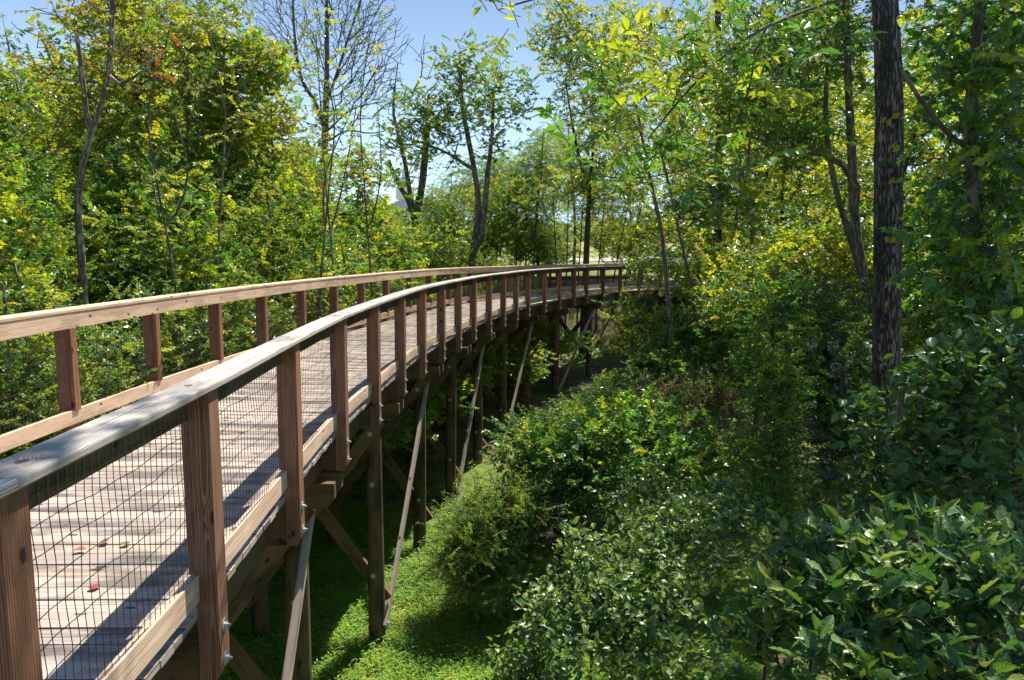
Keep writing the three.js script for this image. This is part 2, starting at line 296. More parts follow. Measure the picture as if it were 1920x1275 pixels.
    for (let k = 0; k < K; k++) for (let i = 0; i < N; i++) q4(ring[k][i], ring[k][i + 1], ring[k + 1][i + 1], ring[k + 1][i]);
    add(bridge, 'pile', mb.geo(), M.pile);
    return { top, foot };
  }));
  bents.forEach((f, bi) => {
    const [A, B] = piles[bi], t = f.t, n = f.n, cap = (d, e) => A.top.clone().addScaledVector(n, d).addScaledVector(t, e);
    for (const e of [-0.155, 0.155]) {                                 // cap beams with the lower corner of each end cut off
      const c = (d, y) => cap(d, e).add(new THREE.Vector3(0, y, 0)), e0 = bi ? -0.42 : -0.16, pr = [[e0, 0.028], [e0, -0.12], [e0 + 0.08, -0.22], [2.2, -0.22], [2.2, 0.028]], mb = new MB(), ring = [-0.038, 0.038].map((w) => pr.map(([d, y]) => c(d, y).addScaledVector(t, w))), [u, v] = R4();
      for (let i = 0; i < 5; i++) { const k = (i + 1) % 5; mb.quad(ring[0][i], ring[0][k], ring[1][k], ring[1][i], [u + pr[i][0], v], [u + pr[k][0], v], [u + pr[k][0], v + 0.08], [u + pr[i][0], v + 0.08]); }
      for (const q of ring) for (let i = 1; i < 4; i++) mb.tri(q[0], q[i], q[i + 1], ...[0, i, i + 1].map((k) => [u + pr[k][0], v + 0.1 + pr[k][1]]));
      add(bridge, 'cap_beam', mb.geo(), M.capbeam);
    }
    const hi = A.top.y - 0.42, lo = Math.max(A.foot + 1.1, A.top.y - 2.9), P = (q, y, e) => q.top.clone().setY(y).addScaledVector(t, e), ext = (a, b, m) => b.clone().sub(a).normalize().multiplyScalar(m);
    const pairs = [[P(B, lo, -0.165), P(A, hi, -0.165)], [P(B, hi, 0.165), P(A, lo, 0.165)]];
    for (const [a, b] of pairs) {
      const d = ext(a, b, 0.25), m = add(bridge, 'cross_brace', new MB().bar(a.clone().sub(d), b.clone().add(d), t, 0.07, 0.18, ...R4()).geo(), M.brace);
      for (const q of [a, b]) { const w = add(m, 'bolt', bolt, M.zinc), s = a === pairs[0][0] ? -1 : -1; face(w, q.clone().addScaledVector(t, s * 0.0365), t.clone().multiplyScalar(s)); }
    }
    const mid = pairs[0][0].clone().add(pairs[0][1]).multiplyScalar(0.5);
    add(bridge, 'spacer_block', new THREE.CylinderGeometry(0.11, 0.11, 0.25, 14).rotateX(Math.PI / 2), M.pile).position.copy(mid).addScaledVector(t, 0.165);
    for (const q of [A]) for (const y of [-1.2, -2.6]) { const w = add(bridge, 'pile_bolt', bolt, M.zinc); face(w, q.top.clone().add(new THREE.Vector3(0, y, 0)).addScaledVector(t, -0.121), t.clone().negate()); }
    // long braces between every other pair of bents, on the outer side of the piles
    if (bi % 2 === 1 - 1 && bi + 1 < bents.length) {
      const C = piles[bi + 1][0], a = A.top.clone().setY(lo - 0.5).addScaledVector(n, -0.16), b = C.top.clone().setY(C.top.y - 0.25).addScaledVector(bents[bi + 1].n, -0.16);
      const d = ext(a, b, 0.3), m = add(bridge, 'long_brace', new MB().bar(a.clone().sub(d.clone().multiplyScalar(0.2)), b.clone().add(d), n, 0.05, 0.15, ...R4()).geo(), M.braceGrey);
      for (const q of [a, b]) { const w = add(m, 'bolt', bolt, M.zinc); face(w, q.clone().addScaledVector(n, -0.026), n.clone().negate()); }
    }
  });
}

// ---------------------------------------------------------------- leaves
function leafMat(name, trans, coat, rough = 0.35) { const m = new THREE.MeshPhysicalMaterial({ vertexColors: true, side: THREE.DoubleSide, roughness: 0.97, transmission: trans, thickness: 0, clearcoat: coat, clearcoatRoughness: rough, specularIntensity: 0.5 }); m.name = name; return m; }
const LM = { thin: leafMat('thin_leaf', 0.64, 0.5, 0.35), waxy: leafMat('waxy_leaf', 0.56, 0.9, 0.3), grass: leafMat('grass_blade', 0.5, 0.2, 0.5) };
// one leaf of 4 faces folded along its midrib, base at p, pointing along d, face up towards u
function pushLeaf(g, p, d, u, L, W, fold, droop, c) {
  const s = d.clone().cross(u).normalize(), n = s.clone().cross(d).normalize();
  const B = p, Mi = p.clone().addScaledVector(d, L * 0.46).addScaledVector(n, -L * droop * 0.3), T = p.clone().addScaledVector(d, L * 0.96).addScaledVector(n, -L * droop);
  const A = Mi.clone().addScaledVector(s, W / 2).addScaledVector(n, W * fold), C = Mi.clone().addScaledVector(s, -W / 2).addScaledVector(n, W * fold);
  for (const q of [B, A, Mi, A, T, Mi, B, Mi, C, Mi, T, C]) { g.p.push(q.x, q.y, q.z); g.c.push(c[0], c[1], c[2]); }
}
// a twig with leaves; base at the origin, growing along +y at first and then out along +z
function spray(seed, o) {
  const { n = 14, twig = 0.4, L = 0.085, W = 0.055, fold = 0.25, droop = 0.25, spread = 0.9, tint = 0.35, hang = 0, odd = 0 } = o, r = rng(seed), g = { p: [], c: [] };
  const line = (t) => new THREE.Vector3(0.12 * twig * Math.sin(t * 3 + seed), twig * (0.25 * t - hang * t * t), twig * t);
  for (let k = 0; k < n; k++) {
    const t = 0.12 + 0.88 * (k + r() * 0.6) / n, p = line(t), side = k % 2 ? 1 : -1, a = side * (0.5 + r() * spread) , d = new THREE.Vector3(Math.sin(a), (r() - 0.45) * 0.9 - hang * 0.6, Math.cos(a)).normalize();
    const u = new THREE.Vector3((r() - 0.5) * 1.3, 1, (r() - 0.5) * 1.3).normalize(), l = L * (0.65 + 0.55 * r()), v = 1 + tint * (r() - 0.5) * 2, y = r() < odd;
    pushLeaf(g, p, d, u, l, W * l / L, fold * (0.4 + r()), droop * (0.3 + 1.2 * r()), y ? [2.6, 0.75, 0.4] : [v * (1 + 0.25 * (r() - 0.5)), v, v * (0.8 + 0.4 * r())]);
  }
  const P = [0, 0.5, 1].map(line), w = twig * 0.009;
  for (let i = 0; i < 2; i++) { const A = P[i], B = P[i + 1]; for (const [ox, oy] of [[w, 0], [0, w]]) { const e = new THREE.Vector3(ox, oy, 0), q = [A.clone().add(e), A.clone().sub(e), B.clone().sub(e), A.clone().add(e), B.clone().sub(e), B.clone().add(e)]; for (const s of q) { g.p.push(s.x, s.y, s.z); g.c.push(0.55, 0.42, 0.5); } } }
  const b = new THREE.BufferGeometry(); b.setAttribute('position', new THREE.Float32BufferAttribute(g.p, 3)); b.setAttribute('color', new THREE.Float32BufferAttribute(g.c, 3)); return b;
}
const LEAF = {
  broad: { geo: spray(1, { n: 16, twig: 0.42, L: 0.10, W: 0.085, odd: 0.02 }), mat: LM.thin },
  oval: { geo: spray(2, { n: 18, twig: 0.38, L: 0.085, W: 0.05, odd: 0.01 }), mat: LM.waxy },
  small: { geo: spray(3, { n: 26, twig: 0.36, L: 0.05, W: 0.032, spread: 1.2 }), mat: LM.thin },
  willow: { geo: spray(4, { n: 26, twig: 0.55, L: 0.11, W: 0.018, hang: 0.5, droop: 0.4, spread: 0.6 }), mat: LM.thin },
  long: { geo: spray(5, { n: 13, twig: 0.5, L: 0.14, W: 0.05, fold: 0.3, droop: 0.4, odd: 0.05 }), mat: LM.waxy },
  alder: { geo: spray(6, { n: 11, twig: 0.34, L: 0.105, W: 0.07, fold: 0.2, droop: 0.3 }), mat: LM.waxy },
  ivy: { geo: spray(7, { n: 15, twig: 0.4, L: 0.11, W: 0.10, fold: 0.12, droop: 0.45, hang: 0.35 }), mat: LM.waxy },
  fine: { geo: spray(8, { n: 34, twig: 0.34, L: 0.032, W: 0.011, spread: 1.5, hang: 0.15 }), mat: LM.thin },
  far: { geo: spray(9, { n: 12, twig: 0.7, L: 0.26, W: 0.2, spread: 1.4 }), mat: LM.thin },
};
// linear base colours
const G = {
  gold: [0.50, 0.47, 0.012], lime: [0.39, 0.46, 0.012], green: [0.14, 0.30, 0.012], deep: [0.085, 0.2, 0.018], olive: [0.22, 0.28, 0.025], orange: [0.42, 0.15, 0.02], red: [0.20, 0.03, 0.015], willow: [0.30, 0.42, 0.10], grass: [0.20, 0.42, 0.01], grey: [0.14, 0.16, 0.10], rust: [0.16, 0.075, 0.035],
};
const PAL = {
  wood: [['lime', 7], ['green', 4], ['gold', 3], ['olive', 3]], woodGold: [['gold', 4], ['lime', 6], ['olive', 2], ['orange', 0.35]], under: [['lime', 6], ['green', 6], ['deep', 1.5], ['gold', 1]], maple: [['green', 6], ['deep', 1], ['lime', 4], ['gold', 1.5]], willow: [['willow', 6], ['lime', 3], ['green', 2], ['green', 2]],
  right: [['green', 5], ['deep', 4], ['lime', 3], ['olive', 2]], rightGold: [['lime', 5], ['gold', 3], ['green', 4], ['olive', 2]], shade: [['green', 5], ['deep', 2.5], ['lime', 1.8]], ivyGreens: [['green', 5], ['deep', 2.5], ['lime', 1.8]], shrub: [['green', 5], ['deep', 2.5], ['lime', 1.8]], slopeGreens: [['green', 5], ['deep', 2.5], ['lime', 1.8]], lawn: [['grass', 7], ['lime', 2], ['green', 2]], weed: [['green', 4], ['willow', 3], ['lime', 3]], red: [['red', 5], ['rust', 3]], autumn: [['orange', 2], ['gold', 3], ['olive', 3]], vine: [['green', 4], ['olive', 3], ['grey', 2], ['deep', 2]], bramble: [['rust', 4], ['olive', 3], ['grey', 1], ['green', 2]],  // shade, ivy, slope and shrub keys all hold the same mix of leaf greens
};
function pick(pal, r) { const P = PAL[pal]; let s = 0; for (const q of P) s += q[1]; let t = r() * s; for (const q of P) { t -= q[1]; if (t <= 0) return G[q[0]]; } return G[P[0][0]]; }
function foliage(parent, name, leaf, list, pal, seed, kind = 'stuff', tilt = 1) {
  const r = rng(seed * 7 + 3), im = new THREE.InstancedMesh(LEAF[leaf].geo, LEAF[leaf].mat, list.length), m = new THREE.Matrix4(), q = new THREE.Quaternion(), e = new THREE.Euler(), s = new THREE.Vector3(), c = new THREE.Color();
  list.forEach((a, k) => {
    e.set((r() - 0.5) * 1.7 * tilt + (a.pitch ?? 0), a.yaw ?? r() * 6.283, (r() - 0.5) * 1.5 * tilt, 'YXZ'); q.setFromEuler(e); const z = a.s * (0.75 + 0.5 * r()); s.set(z, z, z);
    im.setMatrixAt(k, m.compose(a.p, q, s));
    const b = a.c ?? pick(pal, r), v = 0.78 + 0.44 * r(); im.setColorAt(k, c.setRGB(b[0] * v, b[1] * v, b[2] * v));
  });
  im.name = name; im.castShadow = im.receiveShadow = true; if (kind) im.userData.kind = kind; parent.add(im); return im;
}
// ---------------------------------------------------------------- trees and shrubs
// trunks: polylines in the thing's own space; blobs: [x, y, z, rx, ry, rz, twigs]; every twig grows from the nearest limb
function skeleton(o) {
  const { trunks, blobs = [], seed = 1, r0 = 0.1, r1 = 0.03, tip = 0.006, step = 0.45, wander = 0.25, rise = 0.3, balance = 0.25, power = 2.4 } = o, r = rng(seed);
  const nx = [], ny = [], nz = [], par = [], pl = [], fix = [];
  const node = (x, y, z, p, f = 0) => { nx.push(x); ny.push(y); nz.push(z); par.push(p); pl.push(p < 0 ? 0 : pl[p] + Math.hypot(x - nx[p], y - ny[p], z - nz[p])); fix.push(f); return nx.length - 1; };
  trunks.forEach((t, ti) => {
    const curve = new THREE.CatmullRomCurve3(t.pts.map((q) => new THREE.Vector3(q[0], q[1], q[2]))), L = curve.getLength(), n = Math.max(3, Math.ceil(L / step));
    let start = -1;
    if (t.from) { let b = 1e9; for (let k = 0; k < nx.length; k++) { const d = Math.hypot(nx[k] - t.pts[0][0], ny[k] - t.pts[0][1], nz[k] - t.pts[0][2]); if (d < b) { b = d; start = k; } } }
    for (let k = t.from ? 1 : 0; k <= n; k++) { const p = curve.getPointAt(k / n), w = k / n; start = node(p.x, p.y, p.z, start, lerp(t.r0 ?? r0, t.r1 ?? r1, Math.pow(w, 0.8))); }
  });
  const base = nx.length, at = [];
  for (const [cx, cy, cz, rx, ry, rz, n, bare] of blobs) for (let k = 0; k < n; k++) {
    const th = r() * 6.283, ph = Math.acos(2 * r() - 1), q = Math.pow(r(), 0.45);
    at.push([cx + rx * q * Math.sin(ph) * Math.cos(th), cy + ry * q * Math.cos(ph), cz + rz * q * Math.sin(ph) * Math.sin(th), bare ? 1 : 0]);
  }
  const near = (a) => { let b = 1e9; for (let k = 0; k < base; k++) b = Math.min(b, (nx[k] - a[0]) ** 2 + (ny[k] - a[1]) ** 2 + (nz[k] - a[2]) ** 2); return b; };
  at.forEach((a) => { a.push(near(a)); }); at.sort((a, b) => a[4] - b[4]);
  const tips = [];
  for (const a of at) {
    let best = 0, cost = 1e9;
    for (let k = 0; k < nx.length; k++) { const dx = a[0] - nx[k], dy = a[1] - ny[k], dz = a[2] - nz[k], d = Math.sqrt(dx * dx + dy * dy + dz * dz); const c = d * (1 + 0.5 * Math.max(0, -dy / (d + 0.01))) + balance * pl[k] * 0.3; if (c < cost) { cost = c; best = k; } }
    const ax = nx[best], ay = ny[best], az = nz[best], d = Math.hypot(a[0] - ax, a[1] - ay, a[2] - az), n = Math.max(1, Math.round(d / step));
    const mx = (ax + a[0]) / 2 + (r() - 0.5) * d * wander, my = (ay + a[1]) / 2 + d * rise * (r() - 0.25) * 0.8, mz = (az + a[2]) / 2 + (r() - 0.5) * d * wander; let p = best;
    for (let k = 1; k <= n; k++) { const t = k / n, i = (1 - t) * (1 - t), j = 2 * t * (1 - t), h = t * t; p = node(i * ax + j * mx + h * a[0], i * ay + j * my + h * a[1], i * az + j * mz + h * a[2], p); }
    if (!a[3]) tips.push({ p: new THREE.Vector3(a[0], a[1], a[2]), back: new THREE.Vector3(mx, my, mz) });
  }
  const N = nx.length, kids = Array.from({ length: N }, () => []), sum = new Float64Array(N), rad = new Float64Array(N);
  for (let k = 0; k < N; k++) if (par[k] >= 0) kids[par[k]].push(k);
  for (let k = N - 1; k >= 0; k--) { rad[k] = Math.pow(kids[k].length ? sum[k] : Math.pow(tip, power), 1 / power); if (fix[k]) rad[k] = fix[k]; if (par[k] >= 0) { if (!fix[k] && fix[par[k]]) rad[k] = Math.min(rad[k], fix[par[k]] * 0.75); sum[par[k]] += Math.pow(rad[k], power); } }
  for (let k = 0; k < N; k++) if (par[k] >= 0 && !fix[k]) rad[k] = Math.min(rad[k], rad[par[k]]);
  return { nx, ny, nz, par, kids, rad, tips, N };
}
function woodMesh(S, o = {}) {
  const { sides = 9, twigSides = 3, minR = 0, flare = 0 } = o, P = [], Nn = [], U = [], I = [], { nx, ny, nz, kids, rad, par, N } = S, done = new Uint8Array(N);
  const pt = (k) => new THREE.Vector3(nx[k], ny[k], nz[k]);
  const chain = (first, from) => {
    const c = from >= 0 ? [from, first] : [first]; let k = first; done[k] = 1;
    for (;;) { const q = kids[k].filter((e) => !done[e]).sort((a, b) => rad[b] - rad[a])[0]; if (q === undefined) break; c.push(q); done[q] = 1; k = q; }
    if (c.length < 2 || Math.max(rad[c[1]]) < minR) return;
    const n = rad[c[1]] > 0.035 ? sides : rad[c[1]] > 0.012 ? 5 : twigSides; let prev = null, len = 0; const b0 = P.length / 3;
    c.forEach((q, i) => {
      const a = pt(c[Math.max(0, i - 1)]), b = pt(c[Math.min(c.length - 1, i + 1)]), d = b.sub(a).normalize(); if (i) len += pt(q).distanceTo(pt(c[i - 1]));
      const side = prev ? prev.clone().addScaledVector(d, -prev.dot(d)).normalize() : (Math.abs(d.y) > 0.8 ? X : UP).clone().cross(d).normalize(); prev = side; const oth = d.clone().cross(side); let R = i === 0 && from >= 0 ? Math.min(rad[q], rad[c[1]] * 1.15) : rad[q];
      if (flare && from < 0) R *= 1 + flare * Math.exp(-len / 0.35);
      for (let s = 0; s <= n; s++) { const th = s / n * 6.28319, v = side.clone().multiplyScalar(Math.cos(th)).addScaledVector(oth, Math.sin(th)), rr = n > 6 ? R * (1 + 0.05 * Math.sin(2 * th + len * 1.7) + 0.03 * Math.sin(5 * th - len)) : R; P.push(nx[q] + v.x * rr, ny[q] + v.y * rr, nz[q] + v.z * rr); Nn.push(v.x, v.y, v.z); U.push(s / n * 6.283 * Math.max(R, 0.02), len); }
      if (i) for (let s = 0; s < n; s++) { const A = b0 + (i - 1) * (n + 1) + s, B = A + 1, C = A + n + 1, D = C + 1; I.push(A, B, C, B, D, C); }
    });
  };
  for (let k = 0; k < N; k++) if (!done[k]) chain(k, par[k]);
  const g = new THREE.BufferGeometry(); g.setAttribute('position', new THREE.Float32BufferAttribute(P, 3)); g.setAttribute('normal', new THREE.Float32BufferAttribute(Nn, 3)); g.setAttribute('uv', new THREE.Float32BufferAttribute(U, 2)); g.setIndex(I); return g;
}
function plant(o) {
  const t = thing(o.name, o.label, o.category ?? 'tree', o.group), r = rng((o.seed ?? 1) * 13 + 7), S = skeleton(o);
  t.position.copy(V3(...o.at));
  add(t, o.stemName ?? 'trunk', woodMesh(S, o), o.bark ?? M.barkGrey);
  if (o.leaf) {
    const list = [], k = o.k ?? 3, sp = o.spread ?? 0.3;
    for (const q of S.tips) { const n = Math.floor(k + r()); for (let i = 0; i < n; i++) { const w = r(); list.push({ p: q.p.clone().lerp(q.back, w * 0.5).add(new THREE.Vector3((r() - 0.5) * sp * 2, (r() - 0.5) * sp * 1.6, (r() - 0.5) * sp * 2)), s: o.ls ?? 1, c: o.tone ? o.tone(q.p, r) : undefined }); } }
    foliage(t, o.crownName ?? 'crown', o.leaf, list, o.pal, o.seed ?? 1);
  }
  if (!o.leaf) t.userDataTips = S.tips;
  return t;
}
function copyPlant(t, label, [x, y, z], yaw, sc, group) { const c = t.clone(); c.name = numbered(t.name.replace(/_\d{3}$/, '')); c.position.copy(V3(x, y, z)); c.rotation.y = yaw; c.scale.setScalar(sc); c.userData = { ...t.userData, label, group }; scene.add(c); return c; }
const rel = (o, q) => [q[0] - o[0], q[1] - o[1], -(q[2] - o[2])];       // world place (x, up, ahead) to a thing's own space
const base = (x, z) => [x, groundY(x, z) - 0.05, z];

// ---------------------------------------------------------------- the plants, each at the place and distance it has
function grow(o) {
  const tr = o.trunks.map((t) => ({ ...t, w: t.px.map((q) => sight(...q)) })), f = tr[0].w[0], foot = o.foot ?? [f[0], groundY(f[0], f[2]) - 0.1, f[2]];
  const trunks = tr.map((t, i) => ({ r0: t.r0, r1: t.r1, from: i > 0 && !t.root, pts: [...(i && !t.root ? [] : [i ? rel(foot, [t.w[0][0], groundY(t.w[0][0], t.w[0][2]) - 0.1, t.w[0][2]]) : [0, 0, 0]]), ...t.w.filter((q, k) => (i && !t.root) || k || q[1] > foot[1] + 0.3).map((q) => rel(foot, q))] }));
  const B = (o.blobs ?? []).map(([px, py, z, rx, ry, rz, n, bare]) => { const c = rel(foot, sight(px, py, z)); return [...c, rx * z / 1400, ry * z / 1400, rz, n, bare]; });
  const W = (o.world ?? []).map(([x, y, z, rx, ry, rz, n, bare]) => [...rel(foot, [x, y, z]), rx, ry, rz, n, bare]);
  return plant({ ...o, at: foot, trunks, blobs: [...B, ...W] });
}
// --- left wood, from the railing back
grow({ name: 'sparse_tree', label: 'slim tree with a crooked grey forked trunk and thin bare twigs behind the left railing', seed: 21, r0: 0.12, r1: 0.03, tip: 0.006, bark: M.barkPale, trunks: [{ px: [[150, 760, 11.21], [158, 600, 11.21], [152, 480, 11.21], [146, 400, 11.12], [152, 325, 11.04], [168, 258, 10.96], [196, 175, 10.96], [207, 110, 10.96], [211, -40, 10.96]], r0: 0.1, r1: 0.03 }, { px: [[166, 262, 10.96], [160, 200, 10.87], [154, 140, 10.79], [140, 40, 10.71]], r0: 0.05, r1: 0.025, from: 1 }, { px: [[202, 168, 10.96], [236, 154, 10.79], [275, 128, 10.62]], r0: 0.035, r1: 0.015, from: 1 }],
  blobs: [[130, 60, 10.79, 70, 110, 1, 46], [215, 10, 10.96, 60, 90, 1, 40], [265, 100, 10.79, 60, 70, 0.9, 26], [100, 130, 10.62, 50, 60, 0.8, 18]], leaf: 'small', k: 0.5, pal: 'autumn', ls: 0.9, rise: 0.5 });
const tone = (pal) => (p, r) => pick(pal, r);
const LW = [
  [-10, 260, 16, 'woodGold', 'tall gold leaved tree at the left edge of the picture', [[20, 560], [10, 400], [20, 200]], [[-20, 330, 90, 150, 1.6, 110], [20, 450, 100, 80, 1.6, 60]], 0.1],
  [95, 300, 21, 'woodGold', 'yellowing tree behind the crooked forked trunk', [[90, 560], [100, 420], [110, 200]], [[100, 300, 90, 130, 1.8, 130], [90, 450, 90, 70, 1.8, 60]], 0.1],
  [250, 160, 20, 'woodGold', 'tall golden tree with clusters of dark red dead leaves near its top', [[255, 560], [250, 400], [262, 200], [265, 40]], [[260, 60, 120, 130, 2, 150], [230, 250, 110, 110, 2, 110], [250, 400, 90, 80, 1.8, 70]], 0.11],
  [345, 200, 18.5, 'wood', 'two stemmed slim tree with bright green leaves left of centre', [[347, 520], [330, 430], [305, 330], [270, 220]], [[370, 90, 100, 120, 1.8, 140], [330, 240, 90, 90, 1.6, 100], [350, 390, 80, 70, 1.5, 60]], 0.075],
  [432, 200, 19.5, 'wood', 'straight slim grey tree with a leafy rounded top against the sky', [[434, 500], [428, 390], [430, 300], [442, 150]], [[440, 150, 75, 90, 1.5, 110], [430, 270, 70, 70, 1.5, 70], [500, 110, 50, 50, 1.2, 40], [430, 390, 60, 60, 1.3, 40]], 0.08],
  [525, 300, 21.5, 'woodGold', 'thin tree with sparse yellow leaves beside the bare tree', [[531, 530], [526, 410], [512, 300], [508, 190]], [[510, 240, 55, 70, 1.2, 55], [525, 350, 60, 60, 1.2, 50]], 0.08],
  [590, 350, 23, 'wood', 'small bushy green tree in front of the bare tree', [[593, 500], [590, 430], [572, 370], [548, 300]], [[575, 310, 55, 60, 1.2, 60], [600, 390, 50, 50, 1.2, 40], [560, 410, 50, 45, 1.2, 30]], 0.09],
  [668, 340, 26, 'wood', 'low tree with orange tips standing under the open sky gap', [[664, 520], [668, 440], [672, 350]], [[672, 320, 55, 55, 1.3, 55], [655, 400, 60, 45, 1.4, 50], [700, 420, 40, 40, 1.2, 30]], 0.09],
];
const leftTrees = LW.map(([x, y, z, pal, label, tr, bl, r0], i) => grow({ name: 'slender_tree', label, seed: 40 + i, r0, r1: 0.02, tip: 0.007, bark: M.barkGrey, trunks: [{ px: tr.map(([a, b]) => [a, b, z]), r0, r1: 0.025 }, ...(i === 3 ? [{ px: [[340, 460, z], [350, 330, z - 0.3], [352, 120, z - 0.4]], r0: 0.05, r1: 0.02, from: 1 }] : [])],
  blobs: bl.map((b) => [b[0], b[1], z, b[2], b[3], b[4], b[5]]), leaf: i % 3 ? 'broad' : 'oval', k: 6, pal, ls: 0.76, spread: 0.34, group: 'slim trees of the left wood' }));
{
  const o = leftTrees[2], c = sight(320, 70, 19.5), r = rng(5), list = [];
  for (let k = 0; k < 46; k++) { const t = r(), q = sight(250 + 130 * t + 20 * (r() - 0.5), 175 - 130 * t + 45 * (r() - 0.5), 18.6 + r()); list.push({ p: V3(...q).sub(o.position), s: 0.9 }); }
  foliage(o, 'dead_leaf_cluster', 'broad', list, 'red', 12);
}
{
  const lab = 'slim grey stem rising out of the thicket behind the left railing', grp = 'slim stems in front of the left wood';
  [[338, 60, -40, 12.5], [402, -20, 30, 14], [596, -30, 40, 16], [632, 30, 10, 17], [700, 24, -18, 19], [60, 20, 30, 12.5]].forEach(([x, a, b, z], i) => grow({ name: 'thin_tree', label: lab, group: grp, seed: 700 + i, tip: 0.004, step: 0.4, bark: i % 2 ? M.barkPale : M.barkGrey, trunks: [{ px: [[x, 620, z], [x - a * 0.3, 480, z], [x - a * 0.7, 350, z], [x - a, 210, z], [x - a - b, 60, z]], r0: 0.042, r1: 0.012 }, { px: [[x - a * 0.4, 440, z], [x + 14, 330, z + 0.2], [x + 26 + b, 200, z + 0.3]], r0: 0.025, r1: 0.01, from: 1 }], blobs: [[x - a, 200, z, 60, 90, 0.6, 22], [x - a * 0.7, 330, z, 50, 60, 0.5, 10], [x - a - b, 70, z, 40, 60, 0.5, 14]], leaf: 'oval', k: 1.3, pal: 'wood', ls: 0.8, spread: 0.2 }));
}
// saplings that crowd the left railing
{
  const r = rng(77), protos = [];
  for (let i = 0; i < 5; i++) {
    const h = 4.6 + i * 0.35, S = { name: 'sapling', category: 'sapling', seed: 120 + i, tip: 0.005, step: 0.4, bark: M.barkGrey, trunks: [{ pts: [[0, 0, 0], [0.15, h * 0.4, 0.1], [0.05, h * 0.8, -0.1], [0.1, h, 0]], r0: 0.045, r1: 0.012 }, { pts: [[0, 0.3, 0], [-0.4, h * 0.4, -0.3], [-0.6, h * 0.75, -0.5]], r0: 0.03, r1: 0.01, from: 1 }], blobs: [[0, h * 0.8, 0, 0.95, h * 0.22, 0.95, 60], [-0.2, h * 0.5, -0.2, 1.15, h * 0.25, 1.15, 90], [0, h * 0.25, 0, 1.0, h * 0.16, 1.0, 36]], leaf: ['oval', 'broad', 'oval', 'small', 'broad'][i], k: 6.5, pal: 'under', ls: [0.72, 0.66, 0.7, 1.0, 0.62][i], spread: 0.3, crownName: 'foliage', stemName: 'stem' };
    protos.push(S);
  }
  const spots = [];
  for (let z = 6.6; z < 33; z += 1.25) for (const d of [1.3, 2.9, 4.6, 6.8]) {
    let k = 1; while (k < PL.length - 1 && PL[k][1] < z) k++;
    const x = lerp(PL[k - 1][0], PL[k][0], (z - PL[k - 1][1]) / (PL[k][1] - PL[k - 1][1])) - d + (r() - 0.5) * 0.9;
    if (r() < 0.16) continue;
    if (z < 13 && Math.abs(960 + 1400 * x / z - 150) < 75) continue;       // the crooked tree stands clear here
    spots.push([x, z + (r() - 0.5) * 0.9, d]);
  }
  const lab = 'leafy sapling in the thicket crowding the left railing', grp = 'saplings behind the left railing';
  const made = [];
  spots.forEach(([x, z, d], i) => {
    const k = i % 5, y = groundY(x, z) - 0.05, top = 0.9 + 0.9 * r() + (d > 2 ? 0.42 * d * (0.5 + r()) : 0) - (z > 24 ? 1.1 + 0.1 * d : 0), h = 4.6 + k * 0.35, sc = Math.max(0.55, (top - y) / (h * 1.04));
    if (!made[k]) { made[k] = plant({ ...protos[k], label: lab, group: grp, at: [x, y, z] }); made[k].rotation.y = r() * 6; made[k].scale.setScalar(sc); } else copyPlant(made[k], lab, [x, y, z], r() * 6.28, sc, grp);
  });
  // taller trees that close the wood behind
  const tall = [], tl = 'leafy tree in the depth of the left wood', tg = 'trees deep in the left wood';
  for (let i = 0; i < 3; i++) tall.push({ name: 'forest_tree', category: 'tree', seed: 150 + i, tip: 0.008, step: 0.6, bark: M.barkGrey, trunks: [{ pts: [[0, 0, 0], [0.3, 3, 0.2], [0.1, 6, -0.2], [0.3, 8.5, 0]], r0: 0.11, r1: 0.02 }], blobs: [[0, 7.6, 0, 1.8, 1.6, 1.8, 110], [0.2, 5.2, 0, 2.1, 1.6, 2.1, 110], [0, 3, 0, 1.9, 1.3, 1.9, 70]], leaf: ['broad', 'oval', 'broad'][i], k: 3.2, pal: ['wood', 'woodGold', 'wood'][i], ls: 1.25, spread: 0.35 });
  const m2 = [];
  [[-14.5, 15, 1.25], [-17, 18.5, 1.35], [-19.5, 23, 1.5], [-12.5, 24, 1.05], [-16, 27, 1.0], [-21, 30, 1.05], [-10, 27.5, 0.85], [-13, 33, 1.05], [-18, 38, 1.4], [-23, 38, 1.15], [-9.5, 33, 0.72], [-25, 27, 1.6], [-7.2, 36, 0.62], [-12, 41, 0.9], [-4.5, 38, 0.55], [-5, 46, 0.6], [-1.8, 44, 0.6], [-8.5, 48, 0.55], [-17, 47, 1.1]].forEach(([x, z, s], i) => { const k = i % 3, p = [x, groundY(x, z) - 0.05, z]; if (!m2[k]) { m2[k] = plant({ ...tall[k], label: tl, group: tg, at: p }); m2[k].scale.setScalar(s); } else copyPlant(m2[k], tl, p, i * 1.7, s, tg); });
}
